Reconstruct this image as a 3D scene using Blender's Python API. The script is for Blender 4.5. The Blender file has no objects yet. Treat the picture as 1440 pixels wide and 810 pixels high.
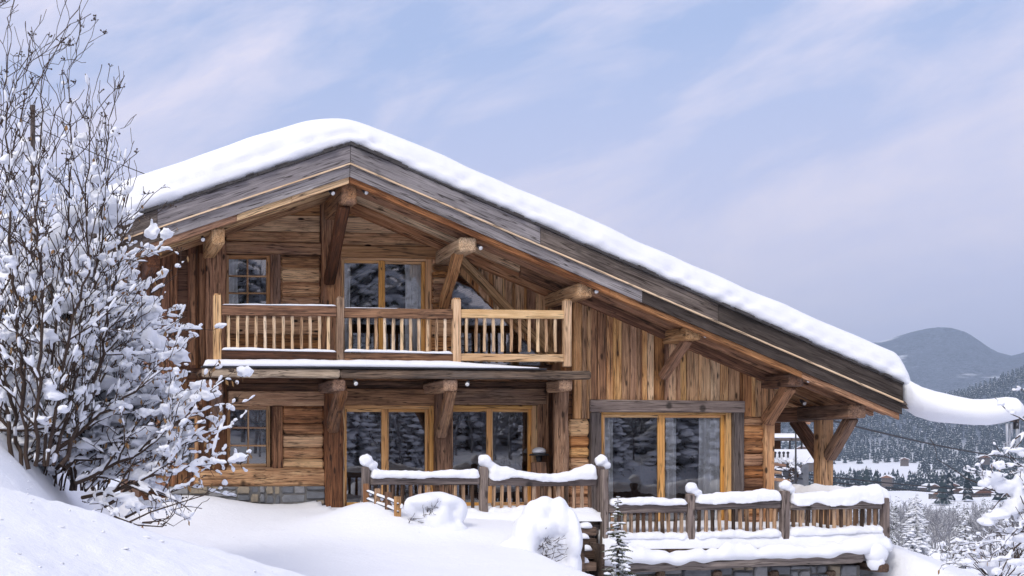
import bpy, math, random
import numpy as np
from mathutils import Vector, noise
random.seed(7); np.random.seed(7)
scene = bpy.context.scene
COL = scene.collection
R = math.radians
# ------------------------------------------------------------------ camera (a shift lens, level, verticals stay upright)
F = 1792.0; CX = 288.0; CY = 640.0; ZC = 1.0; YAW = R(6)
SY, CYW = math.sin(YAW), math.cos(YAW)
def at(px, py, Y):
    u = (px - CX) / F; v = (CY - py) / F
    d = Vector((SY + CYW * u, CYW - SY * u, v)); t = Y / d.y
    return Vector((d.x * t, Y, ZC + d.z * t))
def xat(px, Y): return at(px, CY, Y).x
def zat(px, py, Y): return at(px, py, Y).z
def rect(a, b, c, d, Y):
    "pixel rectangle of the facade plane at depth Y -> x0,x1,z0,z1"
    m = (b + d) / 2; k = (a + c) / 2
    return xat(a, Y), xat(c, Y), zat(k, d, Y), zat(k, b, Y)
def lin(c):
    return tuple(((v / 255) / 12.92 if v / 255 <= .04045 else ((v / 255 + .055) / 1.055) ** 2.4) for v in c)
cam_d = bpy.data.cameras.new('camera'); cam = bpy.data.objects.new('camera', cam_d); COL.objects.link(cam)
cam.location = (0, 0, ZC); cam.rotation_euler = (R(90), 0, -YAW)
cam_d.sensor_width = 36; cam_d.lens = F / 1440 * 36
cam_d.shift_x = (720 - CX) / 1440; cam_d.shift_y = (CY - 405) / 1440
cam_d.clip_start = .1; cam_d.clip_end = 60000
scene.camera = cam
# ------------------------------------------------------------------ tagging
def tag(o, label=None, cat=None, group=None, kind=None):
    if label: o['label'] = label
    if cat: o['category'] = cat
    if group: o['group'] = group
    if kind: o['kind'] = kind
    return o
def thing(name, loc, label, cat, group=None):
    o = bpy.data.objects.new(name, None); COL.objects.link(o); o.location = loc; o.empty_display_size = .2
    return tag(o, label, cat, group)
def wloc(o):
    l = Vector(o.location)
    while o.parent: o = o.parent; l = l + Vector(o.location)
    return l
def link(name, me, parent=None, loc=None):
    o = bpy.data.objects.new(name, me); COL.objects.link(o)
    w = Vector(loc) if loc is not None else Vector((0, 0, 0))
    if parent is not None:
        o.parent = parent; o.location = w - wloc(parent)
    else: o.location = w
    return o
def dup(root, loc, label=None, group=None, kids=True, rz=0, sc=1):
    r = root.copy(); COL.objects.link(r); r.location = loc; r.rotation_euler.z = rz; r.scale = (sc, sc, sc)
    if label: r['label'] = label
    if group: r['group'] = group
    def rec(a, b):
        for ch in list(a.children):
            c = ch.copy(); COL.objects.link(c); c.parent = b; rec(ch, c)
    rec(root, r)
    return r
# ------------------------------------------------------------------ mesh builder
class MB:
    def __init__(s): s.v = []; s.f = []; s.u = []; s.r = []
    def add(s, vs, fs, us=None, r=None):
        n = len(s.v); r = random.random() if r is None else r
        s.v += [tuple(v) for v in vs]; s.f += [tuple(i + n for i in f) for f in fs]
        if us is None: us = vs
        ox, oy, oz = random.uniform(0, 90), random.uniform(0, 90), random.uniform(0, 90)
        s.u += [(a[0] + ox, a[1] + oy, a[2] + oz) for a in us]; s.r += [r] * len(vs)
        return s
    def beam(s, p0, p1, w, h, up=(0, 0, 1), ch=.01, segs=1, jit=0., rnd=0, taper=1., r=None, twist=0):
        "a beam from p0 to p1, w across, h along up; chamfered rectangle, or rounded if rnd sides"
        p0 = Vector(p0); p1 = Vector(p1); a = p1 - p0; L = a.length; t = a / L
        up = Vector(up); sd = t.cross(up)
        if sd.length < 1e-5: up = Vector((0, 1, 0)); sd = t.cross(up)
        sd.normalize(); n = sd.cross(t)
        if rnd:
            cs = [(math.cos(2 * math.pi * i / rnd) * w / 2, math.sin(2 * math.pi * i / rnd) * h / 2) for i in range(rnd)]
        else:
            c = min(ch, w * .45, h * .45); W, H = w / 2, h / 2
            cs = [(W, -H + c), (W, H - c), (W - c, H), (-W + c, H), (-W, H - c), (-W, -H + c), (-W + c, -H), (W - c, -H)]
        k = len(cs); vs = []; us = []
        rings = [0, min(ch, L * .2) / L] + [i / segs for i in range(1, segs)] + [1 - min(ch, L * .2) / L, 1]
        for ri, q in enumerate(rings):
            sc = 1 + (taper - 1) * q
            if ri in (0, len(rings) - 1): sc *= 1 - 1.6 * min(ch, min(w, h) * .3) / max(min(w, h), 1e-4)
            jx, jy = random.uniform(-jit, jit), random.uniform(-jit, jit); js = 1 + random.uniform(-jit, jit) / max(w, h)
            ca, sa = math.cos(twist * q), math.sin(twist * q)
            for (x, y) in cs:
                x2 = (x * ca - y * sa) * sc * js + jx; y2 = (x * sa + y * ca) * sc * js + jy
                if jit: x2 += random.uniform(-jit, jit) * .4; y2 += random.uniform(-jit, jit) * .4
                vs.append(p0 + t * (L * q) + sd * x2 + n * y2); us.append((L * q, x2, y2))
        fs = []
        for i in range(len(rings) - 1):
            for j in range(k):
                j2 = (j + 1) % k
                fs.append((i * k + j, (i + 1) * k + j, (i + 1) * k + j2, i * k + j2))
        m = (len(rings) - 1) * k; fs.append(tuple(range(k))); fs.append(tuple(m + i for i in range(k - 1, -1, -1)))
        return s.add(vs, fs, us, r)
    def box(s, x0, x1, y0, y1, z0, z1, ax='x', ch=.006, r=None):
        if x0 > x1: x0, x1 = x1, x0
        if y0 > y1: y0, y1 = y1, y0
        if z0 > z1: z0, z1 = z1, z0
        xm, ym, zm = (x0 + x1) / 2, (y0 + y1) / 2, (z0 + z1) / 2
        if ax == 'x': return s.beam((x0, ym, zm), (x1, ym, zm), y1 - y0, z1 - z0, ch=ch, r=r)
        if ax == 'z': return s.beam((xm, ym, z0), (xm, ym, z1), x1 - x0, y1 - y0, up=(0, 1, 0), ch=ch, r=r)
        return s.beam((xm, y0, zm), (xm, y1, zm), x1 - x0, z1 - z0, ch=ch, r=r)
    def poly(s, pts, y0, y1, ax='x', ch=.006, r=None):
        "convex polygon (x,z) counter-clockwise or not, extruded from y0 (front) to y1"
        if len(pts) < 3: return s
        A = sum(pts[i][0] * pts[(i + 1) % len(pts)][1] - pts[(i + 1) % len(pts)][0] * pts[i][1] for i in range(len(pts)))
        if A < 0: pts = pts[::-1]
        if abs(A) < 1e-5: return s
        n = len(pts); cx = sum(p[0] for p in pts) / n; cz = sum(p[1] for p in pts) / n
        hw = max(abs(p[0] - cx) for p in pts); hh = max(abs(p[1] - cz) for p in pts)
        fx = max(0, 1 - ch / max(hw, 1e-4)); fz = max(0, 1 - ch / max(hh, 1e-4))
        vs = [(cx + (p[0] - cx) * fx, y0, cz + (p[1] - cz) * fz) for p in pts] + [(p[0], y0 + ch, p[1]) for p in pts] + [(p[0], y1, p[1]) for p in pts]
        us = [((v[0], v[2], v[1]) if ax == 'x' else (v[2], v[0], v[1])) for v in vs]
        fs = [tuple(range(n))]
        for q in (0, n):
            for i in range(n):
                j = (i + 1) % n
                fs.append((q + j, q + i, q + n + i, q + n + j))
        fs.append(tuple(2 * n + i for i in range(n - 1, -1, -1)))
        return s.add(vs, fs, us, r)
    def tube(s, pts, rad, n=5, r=None, cap=True):
        vs = []; fs = []; us = []; L = 0; m = len(pts)
        pv = None
        for i in range(m):
            p = Vector(pts[i]); t = (Vector(pts[min(i + 1, m - 1)]) - Vector(pts[max(i - 1, 0)]))
            if t.length < 1e-9: t = Vector((0, 0, 1))
            t.normalize()
            a = t.orthogonal() if pv is None else (pv - t * pv.dot(t))
            if a.length < 1e-6: a = t.orthogonal()
            a.normalize(); pv = a; b = t.cross(a)
            if i: L += (p - Vector(pts[i - 1])).length
            rr = rad[i] if hasattr(rad, '__len__') else rad
            for j in range(n):
                q = 2 * math.pi * j / n
                vs.append(p + (a * math.cos(q) + b * math.sin(q)) * rr); us.append((L, rr * math.cos(q), rr * math.sin(q)))
        for i in range(m - 1):
            for j in range(n):
                k = (j + 1) % n
                fs.append((i * n + j, i * n + k, (i + 1) * n + k, (i + 1) * n + j))
        if cap:
            fs.append(tuple(range(n - 1, -1, -1))); fs.append(tuple((m - 1) * n + j for j in range(n)))
        return s.add(vs, fs, us, r)
    def mesh(s, name, mat, smooth=False, off=(0, 0, 0)):
        me = bpy.data.meshes.new(name)
        ox, oy, oz = off
        me.from_pydata([(a - ox, b - oy, c - oz) for a, b, c in s.v], [], s.f); me.validate(clean_customdata=False)
        if len(me.vertices) == len(s.u):
            me.attributes.new('uvw', 'FLOAT_VECTOR', 'POINT').data.foreach_set('vector', np.array(s.u, np.float32).ravel())
            me.attributes.new('rnd', 'FLOAT', 'POINT').data.foreach_set('value', np.array(s.r, np.float32))
        if smooth: me.polygons.foreach_set('use_smooth', [True] * len(me.polygons))
        me.materials.append(mat)
        return me
    def build(s, name, mat, parent=None, smooth=False, loc=None):
        if loc is None: loc = wloc(parent) if parent is not None else (0, 0, 0)
        return link(name, s.mesh(name, mat, smooth, loc), parent, loc)
def clip(pts, a, b, c):
    "keep a*x+b*z<=c"
    out = []
    for i in range(len(pts)):
        p, q = pts[i], pts[(i + 1) % len(pts)]
        dp, dq = a * p[0] + b * p[1] - c, a * q[0] + b * q[1] - c
        if dp <= 0: out.append(p)
        if dp * dq < 0:
            t = dp / (dp - dq); out.append((p[0] + (q[0] - p[0]) * t, p[1] + (q[1] - p[1]) * t))
    return out
# ------------------------------------------------------------------ materials
class NT:
    def __init__(s, name, world=False):
        s.m = bpy.data.materials.new(name); s.m.use_nodes = True; s.t = s.m.node_tree; s.t.nodes.clear()
        s.out = s.n('ShaderNodeOutputMaterial')
    def n(s, typ, **kw):
        o = s.t.nodes.new(typ)
        for k, v in kw.items():
            if k in o.inputs.keys() if hasattr(o.inputs, 'keys') else False: pass
            setattr(o, k, v)
        return o
    def l(s, a, b): s.t.links.new(a, b)
    def val(s, inp, v):
        if hasattr(v, 'is_output'): s.l(v, inp)
        else: inp.default_value = v
    def math(s, op, a, b=0., c=None, cl=False):
        o = s.n('ShaderNodeMath', operation=op); o.use_clamp = cl
        s.val(o.inputs[0], a); s.val(o.inputs[1], b)
        if c is not None: s.val(o.inputs[2], c)
        return o.outputs[0]
    def noise(s, vec, scale=5., detail=4., rough=.55, dist=0., col=False):
        o = s.n('ShaderNodeTexNoise'); s.l(vec, o.inputs['Vector'])
        o.inputs['Scale'].default_value = scale; o.inputs['Detail'].default_value = detail
        o.inputs['Roughness'].default_value = rough; o.inputs['Distortion'].default_value = dist
        return o.outputs['Color' if col else 'Fac']
    def map(s, vec, sc=(1, 1, 1), loc=(0, 0, 0)):
        o = s.n('ShaderNodeMapping'); s.l(vec, o.inputs['Vector']); o.inputs['Scale'].default_value = sc; o.inputs['Location'].default_value = loc
        return o.outputs[0]
    def ramp(s, fac, stops, interp='LINEAR'):
        o = s.n('ShaderNodeValToRGB'); s.val(o.inputs[0], fac); e = o.color_ramp.elements; o.color_ramp.interpolation = interp
        while len(e) < len(stops): e.new(.5)
        for i, (p, c) in enumerate(stops):
            e[i].position = p; e[i].color = (c if hasattr(c, '__len__') else (c, c, c)) + ((1,) if not hasattr(c, '__len__') or len(c) == 3 else ())
        return o.outputs[0]
    def mix(s, fac, a, b, mode='MIX'):
        o = s.n('ShaderNodeMix', data_type='RGBA', blend_type=mode); s.val(o.inputs[0], fac)
        for i, c in ((6, a), (7, b)):
            if hasattr(c, 'is_output'): s.l(c, o.inputs[i])
            else: o.inputs[i].default_value = tuple(c) + ((1,) if len(c) == 3 else ())
        return o.outputs[2]
    def attr(s, name):
        o = s.n('ShaderNodeAttribute'); o.attribute_name = name; return o
    def bump(s, h, st=.3, d=.01, normal=None):
        o = s.n('ShaderNodeBump'); o.inputs['Strength'].default_value = st; o.inputs['Distance'].default_value = d; s.l(h, o.inputs['Height'])
        if normal is not None: s.l(normal, o.inputs['Normal'])
        return o.outputs[0]
    def bsdf(s, col, rough=.7, normal=None, spec=.3, **kw):
        o = s.n('ShaderNodeBsdfPrincipled'); s.val(o.inputs['Roughness'], rough)
        if hasattr(col, 'is_output'): s.l(col, o.inputs['Base Color'])
        else: o.inputs['Base Color'].default_value = tuple(col) + (1,)
        o.inputs['Specular IOR Level'].default_value = spec
        if normal is not None: s.l(normal, o.inputs['Normal'])
        for k, v in kw.items(): o.inputs[k].default_value = v
        return o.outputs[0]
    def done(s, sh): s.l(sh, s.out.inputs['Surface']); return s.m

def wood(name, dark, mid, light, var=.5, stain=.45, stain_col=(.022, .012, .007), knots=1., grey=0., rough=.75, bump=.35, fine=1.):
    t = NT(name); uv = t.attr('uvw').outputs['Vector']; rn = t.attr('rnd').outputs['Fac']
    g1 = t.noise(t.map(uv, (.9, 14, 14)), 1.4, 6, .6, .5)
    g2 = t.noise(t.map(uv, (2.2, 75 * fine, 75 * fine)), 1., 4, .6)
    lo = t.noise(t.map(uv, (.5, 2.2, 2.2)), 1.3, 5, .65)
    v = t.math('ADD', t.math('MULTIPLY', g1, .5), t.math('MULTIPLY', g2, .5))
    v = t.math('ADD', v, t.math('MULTIPLY', t.math('SUBTRACT', rn, .5), var))
    v = t.math('ADD', t.math('MULTIPLY_ADD', t.math('SUBTRACT', lo, .5), .5, 0.), v)
    col = t.ramp(v, [(.22, dark), (.48, mid), (.72, light)])
    # hue drift between boards
    hs = t.n('ShaderNodeHueSaturation'); t.l(col, hs.inputs['Color'])
    t.l(t.math('MULTIPLY_ADD', t.math('FRACT', t.math('MULTIPLY', rn, 7.31)), .010, .494), hs.inputs['Hue'])
    t.l(t.math('MULTIPLY_ADD', t.math('FRACT', t.math('MULTIPLY', rn, 13.7)), .24, .80), hs.inputs['Saturation'])
    col = hs.outputs[0]
    if grey:
        gf = t.math('MULTIPLY', t.ramp(t.noise(t.map(uv, (.35, 1.6, 1.6)), 1.7, 5, .6), [(.35, 0.), (.65, 1.)]), grey)
        col = t.mix(gf, col, (.20, .19, .185))
    # blotchy weather stains, streaked along the grain
    st = t.noise(t.map(uv, (1.3, 6, 6)), 1.1, 8, .78, 1.2)
    sf = t.math('MULTIPLY', t.ramp(st, [(.5, 0.), (.68, 1.)]), stain)
    col = t.mix(sf, col, stain_col)
    # knots
    vo = t.n('ShaderNodeTexVoronoi', feature='F1'); t.l(t.map(uv, (1.9, 5.2, 1.7)), vo.inputs['Vector']); vo.inputs['Scale'].default_value = 1.; vo.inputs['Randomness'].default_value = 1.
    kf = t.math('MULTIPLY', t.ramp(t.math('ADD', vo.outputs['Distance'], t.math('MULTIPLY', g1, .06)), [(.12, 1.), (.20, 0.)]), .85 * knots)
    col = t.mix(kf, col, stain_col)
    # drying cracks along the grain
    cr = t.noise(t.map(uv, (.55, 17, 17)), 1., 2, .5, .3)
    cf = t.math('MULTIPLY', t.ramp(t.math('ABSOLUTE', t.math('SUBTRACT', cr, .5)), [(.008, 1.), (.024, 0.)]), .8)
    col = t.mix(cf, col, (.018, .011, .007))
    h = t.math('SUBTRACT', t.math('ADD', t.math('MULTIPLY', g2, .5), t.math('MULTIPLY', g1, .8)), t.math('MULTIPLY', cf, .9))
    return t.done(t.bsdf(col, rough, t.bump(h, bump, .012), .25))

def wcol(a, b, c): return lin(a), lin(b), lin(c)
M = {}
M['honey'] = wood('honey_boards', *wcol((96, 60, 36), (184, 134, 86), (230, 186, 132)), var=.34, stain=.62, knots=1.)
M['log'] = wood('old_logs', *wcol((88, 54, 32), (182, 128, 80), (228, 182, 126)), var=.42, stain=.75, knots=1.1, bump=.6)
M['plank'] = wood('gable_planks', *wcol((92, 58, 36), (178, 128, 84), (226, 180, 128)), var=.34, stain=.6, knots=1.2)
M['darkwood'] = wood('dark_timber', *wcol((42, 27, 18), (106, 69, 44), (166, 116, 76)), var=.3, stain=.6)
M['timber'] = wood('hewn_timber', *wcol((78, 48, 28), (150, 102, 62), (208, 160, 108)), var=.3, stain=.6, grey=.35, bump=.7)
M['paletimber'] = wood('pale_hewn_timber', *wcol((110, 76, 46), (186, 142, 96), (232, 196, 150)), var=.2, stain=.45, bump=.7)
M['beamgrey'] = wood('weathered_beam', *wcol((58, 42, 32), (136, 108, 82), (205, 178, 142)), var=.3, stain=.7, grey=.4, bump=.7)
M['barge'] = wood('grey_barge_board', *wcol((92, 88, 90), (140, 134, 136), (176, 170, 170)), var=.22, stain=.32, stain_col=(.06, .05, .045), knots=.5, bump=.25)
M['bargedark'] = wood('dark_barge_board', *wcol((36, 30, 27), (76, 66, 60), (126, 114, 105)), var=.22, stain=.45, stain_col=(.03, .025, .02), knots=.4)
M['soffit'] = wood('soffit_boards', *wcol((104, 66, 40), (190, 136, 88), (234, 196, 150)), var=.5, stain=.35, knots=.8)
M['pine'] = wood('pine_frames', *wcol((176, 120, 58), (214, 160, 92), (234, 188, 124)), var=.12, stain=.0, knots=.3, rough=.5, bump=.08)
M['frame'] = wood('weathered_frames', *wcol((120, 84, 52), (176, 132, 88), (210, 168, 122)), var=.15, stain=.2, knots=.4)
M['baluster'] = wood('pale_balusters', *wcol((116, 82, 54), (204, 166, 122), (240, 212, 174)), var=.35, stain=.35, knots=.5)
M['postlight'] = wood('pale_posts', *wcol((140, 100, 66), (206, 164, 116), (236, 202, 156)), var=.2, stain=.25, knots=.6)
M['raildark'] = wood('rail_dark', *wcol((36, 22, 14), (96, 62, 40), (160, 116, 78)), var=.2, stain=.75)
M['greywood'] = wood('grey_deck_timber', *wcol((54, 46, 44), (104, 92, 88), (150, 136, 128)), var=.25, stain=.4, stain_col=(.035, .028, .025), bump=.5)
M['greybal'] = wood('grey_balusters', *wcol((60, 42, 32), (138, 106, 80), (196, 164, 132)), var=.45, stain=.5)
M['deckbal'] = wood('deck_balusters', *wcol((44, 32, 24), (108, 82, 62), (190, 154, 120)), var=.5, stain=.5)
M['deckdark'] = wood('dark_deck_timber', *wcol((40, 31, 26), (88, 70, 58), (140, 118, 98)), var=.25, stain=.5)
M['interior'] = wood('interior_timber', *wcol((52, 34, 22), (96, 64, 42), (130, 92, 62)), var=.3, stain=.3)

def simple(name, col, rough=.6, spec=.4, metal=0.):
    t = NT(name); g = t.n('ShaderNodeTexCoord').outputs['Object']
    nz = t.noise(g, 9., 5, .6); c = t.mix(t.ramp(nz, [(.3, 0.), (.7, 1.)]), tuple(v * .75 for v in col), tuple(min(1, v * 1.15) for v in col))
    return t.done(t.bsdf(c, rough, t.bump(nz, .1, .01), spec, Metallic=metal))
M['metal'] = simple('lamp_metal', (.10, .10, .11), .4, .5, .6)
M['lens'] = simple('lamp_lens', (.85, .86, .88), .2, .6)
M['darkmetal'] = simple('dark_metal', (.03, .03, .035), .5)
M['shingle'] = simple('slate_shingles', (.055, .05, .05), .8)
M['farmwall'] = simple('farm_walls', (.12, .095, .08), .9)
M['cable'] = simple('cable_rubber', (.02, .02, .025), .7)
M['steel'] = simple('handle_steel', (.6, .6, .62), .3, .5, .9)

def snow(name, col=(.84, .86, .92), b1=.6, s1=2.2, b2=.35, dirt=0.):
    t = NT(name); g = t.n('ShaderNodeTexCoord').outputs['Object']
    n1 = t.noise(g, s1, 5, .55); n2 = t.noise(g, 26., 4, .6)
    h = t.math('ADD', t.math('MULTIPLY', n1, b1), t.math('MULTIPLY', n2, b2 * .12))
    c = t.mix(t.ramp(n1, [(.3, 0.), (.7, 1.)]), tuple(v * .97 for v in col), col)
    return t.done(t.bsdf(c, .65, t.bump(h, .35, .12), .25))
M['snow'] = snow('snow'); M['snowfine'] = snow('snow_clump', b1=.25, s1=7., b2=.5)
def glass(name, refl, tint=(.55, .58, .62)):
    t = NT(name); gl = t.n('ShaderNodeBsdfGlossy'); gl.inputs['Roughness'].default_value = .015; gl.inputs['Color'].default_value = (1, 1, 1, 1)
    g = t.n('ShaderNodeTexCoord').outputs['Object']
    t.l(t.bump(t.noise(g, .9, 1, .5), .03, .05), gl.inputs['Normal'])
    tr = t.n('ShaderNodeBsdfTransparent'); tr.inputs['Color'].default_value = tint + (1,)
    fr = t.n('ShaderNodeFresnel'); fr.inputs['IOR'].default_value = 1.5
    f = t.math('ADD', t.math('MULTIPLY', fr.outputs[0], 1.2), refl, cl=True)
    mx = t.n('ShaderNodeMixShader'); t.l(f, mx.inputs[0]); t.l(tr.outputs[0], mx.inputs[1]); t.l(gl.outputs[0], mx.inputs[2])
    return t.done(mx.outputs[0])
M['glass'] = glass('window_glass', .15, (.97, .98, .98))
def stone():
    t = NT('plinth_stone'); uv = t.attr('uvw').outputs['Vector']; rn = t.attr('rnd').outputs['Fac']
    n1 = t.noise(uv, 5., 6, .65); c = t.ramp(rn, [(0., (.17, .18, .20)), (.35, (.24, .25, .27)), (.6, (.30, .30, .31)), (.74, (.36, .30, .22)), (1., (.44, .35, .24))], 'CONSTANT')
    c = t.mix(t.ramp(n1, [(.35, .0), (.7, .6)]), c, (.10, .10, .11))
    return t.done(t.bsdf(c, .85, t.bump(n1, .6, .04), .2))
M['stone'] = stone()
M['mortar'] = simple('mortar', (.16, .155, .15), .9)
def cloth():
    t = NT('curtain_cloth'); g = t.n('ShaderNodeTexCoord').outputs['Object']
    return t.done(t.bsdf(t.mix(t.noise(g, 60., 2), (.75, .75, .76), (.85, .85, .86)), .9, None, .1))
M['cloth'] = cloth()
def bark(name, a, b, frost=.25):
    t = NT(name); g = t.n('ShaderNodeTexCoord').outputs['Object']
    c = t.mix(t.noise(t.map(g, (18, 18, 5)), 1., 4), a, b)
    nrm = t.n('ShaderNodeNewGeometry').outputs['Normal']; sp = t.n('ShaderNodeSeparateXYZ'); t.l(nrm, sp.inputs[0])
    f = t.math('MULTIPLY', t.ramp(t.math('ADD', sp.outputs[2], t.math('MULTIPLY', t.math('SUBTRACT', t.noise(g, 6., 3), .5), 2.2)), [(.10, .35), (.6, 1.)]), frost)
    return t.done(t.bsdf(t.mix(f, c, (.82, .84, .9)), .85, None, .15))
M['bark'] = bark('shrub_bark', (.035, .024, .02), (.10, .07, .055), .0)
M['barkfrost'] = bark('frosted_bark', (.03, .03, .04), (.09, .085, .10), .72)
M['leaf'] = simple('dry_leaf', (.30, .17, .07), .8)
def needles(name, a, b, frost):
    "conifer needles with snow where the sprays face up"
    t = NT(name); g = t.n('ShaderNodeTexCoord').outputs['Object']; rn = t.attr('rnd').outputs['Fac']
    c = t.mix(rn, a, b)
    nrm = t.n('ShaderNodeNewGeometry').outputs['Normal']; sp = t.n('ShaderNodeSeparateXYZ'); t.l(nrm, sp.inputs[0])
    f = t.math('ADD', t.math('MULTIPLY', sp.outputs[2], 1.), t.math('ADD', t.math('MULTIPLY', t.math('SUBTRACT', t.noise(g, frost[1], 4, .65), .5), 1.6), frost[0]))
    f = t.ramp(f, [(.35, 0.), (.6, 1.)])
    return t.done(t.bsdf(t.mix(f, c, (.80, .83, .9)), .8, None, .1))
M['fir'] = needles('fir_needles', (.012, .022, .012), (.035, .05, .024), (.05, 5.))
M['forest'] = needles('forest_needles', (.008, .016, .022), (.03, .045, .05), (-.46, .35))
M['firgreen'] = needles('sapling_needles', (.03, .04, .012), (.10, .10, .035), (-.35, 9.))
# ================================================================== CHALET
YB, YL, YR, YBACK = 24.0, 26.0, 25.3, 36.0
_poly = MB.poly
def polyd(s, pts, y0, y1, d, ch=.006, r=None):
    n0 = len(s.v); _poly(s, pts, y0, y1, 'x', ch, r); ox = random.uniform(0, 90)
    for i in range(n0, len(s.v)):
        x, y, z = s.v[i]; s.u[i] = (x * d[0] + z * d[1] + ox, -x * d[1] + z * d[0] + ox * .7, y)
    return s
RT = at(493, 203, YB); LE = at(132, 323, YB); RE = at(1270, 540, YB)
SL = (RT.z - LE.z) / (RT.x - LE.x); SR = (RT.z - RE.z) / (RE.x - RT.x)
def top(x): return RT.z - (RT.x - x) * SL if x < RT.x else RT.z - (x - RT.x) * SR
def under(pts, off):
    "clip a polygon to below the roof top minus off"
    pts = clip(pts, -SL, 1, RT.z - SL * RT.x - off)
    return clip(pts, SR, 1, RT.z + SR * RT.x - off)
dL = Vector((RT.x - LE.x, RT.z - LE.z)).normalized(); dR = Vector((RE.x - RT.x, RE.z - RT.z)).normalized()
def strip(mb, xa, xb, o0, o1, y0, y1, ch=.006, r=None):
    d = dL if xb <= RT.x + 1e-6 else dR
    return polyd(mb, [(xa, top(xa) - o1), (xb, top(xb) - o1), (xb, top(xb) - o0), (xa, top(xa) - o0)], y0, y1, d, ch, r)
chalet = thing('chalet', (xat(640, YL), 30, 0), 'large old timber chalet with balcony, wide asymmetric gable and sliding glass doors', 'chalet')
def cpart(name, mb, mat, parent=None, smooth=False): return mb.build(name, M[mat], parent or chalet, smooth)
# ---- roof
mb = MB()
strip(mb, LE.x, RT.x, .004, .10, YB + .05, YBACK + 1.2); strip(mb, RT.x, RE.x, .004, .10, YB + .05, YBACK + 1.2)
roof = cpart('roof', mb, 'darkwood')
mb = MB()                                           # ragged ends of the shingles along the verge
for (a, b) in ((LE.x, RT.x), (RT.x, RE.x)):
    x = a
    while x < b:
        w = random.uniform(.16, .4); x2 = min(b, x + w); h = random.uniform(.012, .05)
        strip(mb, x, x2, -h, .012, YB - random.uniform(.02, .09), YB + .3, .004)
        if random.random() < .6: strip(mb, x, x2 - w * random.uniform(.2, .5), -h - .025, -h, YB - random.uniform(.0, .05), YB + .3, .003)
        x = x2
cpart('shingle_edge', mb, 'shingle', roof)
def cuts(a, b, n):
    xs = [a] + sorted(a + (b - a) * (i + random.uniform(.3, .7)) / n for i in range(1, n)) + [b]
    return list(zip(xs[:-1], xs[1:]))
xj = xat(221, YB); xk = xat(760, YB); xk2 = xat(1010, YB); xm = xat(905, YB)
for (a, b, m) in ((LE.x, xj, 'bargedark'), (xj + .006, RT.x - .004, 'barge'), (RT.x + .004, xk, 'barge'), (xk + .005, xk2, 'bargedark'), (xk2 + .005, RE.x, 'bargedark')):
    mb = MB(); strip(mb, a, b, .014, .355, YB, YB + .05, .008); cpart('barge_board', mb, m, roof)
for (a, b, m) in ((LE.x, xj + .12, 'bargedark'), (xj + .126, RT.x - .004, 'barge'), (RT.x + .004, xm, 'barge'), (xm + .005, RE.x + .02, 'bargedark')):
    mb = MB(); strip(mb, a, b, .372, .60, YB + .055, YB + .10, .006); cpart('barge_board', mb, m, roof)
mb = MB()
for (a, b) in ((LE.x, RT.x - .003), (RT.x + .003, RE.x)): strip(mb, a, b, .352, .378, YB - .018, YB + .04, .004)
cpart('barge_bead', mb, 'baluster', roof)
mb = MB()
for (a, b) in ((LE.x, RT.x - .003), (RT.x + .003, RE.x)):
    for (p, q) in cuts(a, b, 3): strip(mb, p, q - .004, .585, .715, YB + .11, YB + .17, .006)
cpart('soffit_fascia', mb, 'soffit', roof)
mb = MB()                                           # soffit boards, seen from below
for (a, b, d) in ((LE.x, RT.x, dL), (RT.x, RE.x, dR)):
    x = a
    while x < b - .03:
        x2 = min(b, x + random.uniform(.15, .24)); o = .40 + random.uniform(-.008, .008)
        n0 = len(mb.v); strip(mb, x + .004, x2 - .004, o - .05, o, YB + .12, YBACK + 1.0, .004); ox = random.uniform(0, 50)
        for i in range(n0, len(mb.v)):
            vx, vy, vz = mb.v[i]; mb.u[i] = (vy + ox, vx + ox, vz)
        x = x2
cpart('soffit', mb, 'soffit', roof)
xC = xat(806, YR); xE = xat(1085, YR); xW = xat(196, YL)
def rafter(a, b, y, w=.14, o0=.41, o1=.66, mat='soffit'):
    mb = MB(); strip(mb, a, b, o0, o1, y, y + w, .012); cpart('rafter', mb, mat, roof)
for y in (24.42, 24.86):
    rafter(LE.x + .05, RT.x - .02, y, o1=.63); rafter(RT.x + .02, RE.x - .05, y, o1=.63)
rafter(LE.x + .05, RT.x - .02, 25.38, o1=.63); rafter(RT.x + .02, xC, 25.38, o1=.63)
rafter(LE.x + .05, RT.x - .02, YL - .15, .15, .41, .70); rafter(RT.x + .02, xC - .01, YL - .15, .15, .41, .76)
rafter(xC + .01, xE + .1, YR - .14, .14, .41, .80); rafter(xC - 1.1, xC, YR + .02, .14, .41, .74)
for y in (25.6, 26.3, 27.1, 28.0, 29.0, 30.2): rafter(xE + .12, RE.x - .05, y, .16, .41, .64)
mb = MB(); strip(mb, LE.x, RT.x, .12, .34, YB + .12, YBACK + 1.0); strip(mb, RT.x, RE.x, .12, .34, YB + .12, YBACK + 1.0)
cpart('roof_boarding', mb, 'darkwood', roof)
mb = MB()                                           # eaves boards closing the roof sides
mb.beam((RE.x - .02, YB + .14, top(RE.x) - .27), (RE.x - .02, YBACK + 1, top(RE.x) - .27),   .05, .5); cpart('eaves_board', mb, 'bargedark', roof); mb = MB(); mb.beam((LE.x + .02, YB + .14, top(LE.x) - .27), (LE.x + .02, YBACK + 1, top(LE.x) - .27), .05, .5)
cpart('eaves_board', mb, 'bargedark', roof)
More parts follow.
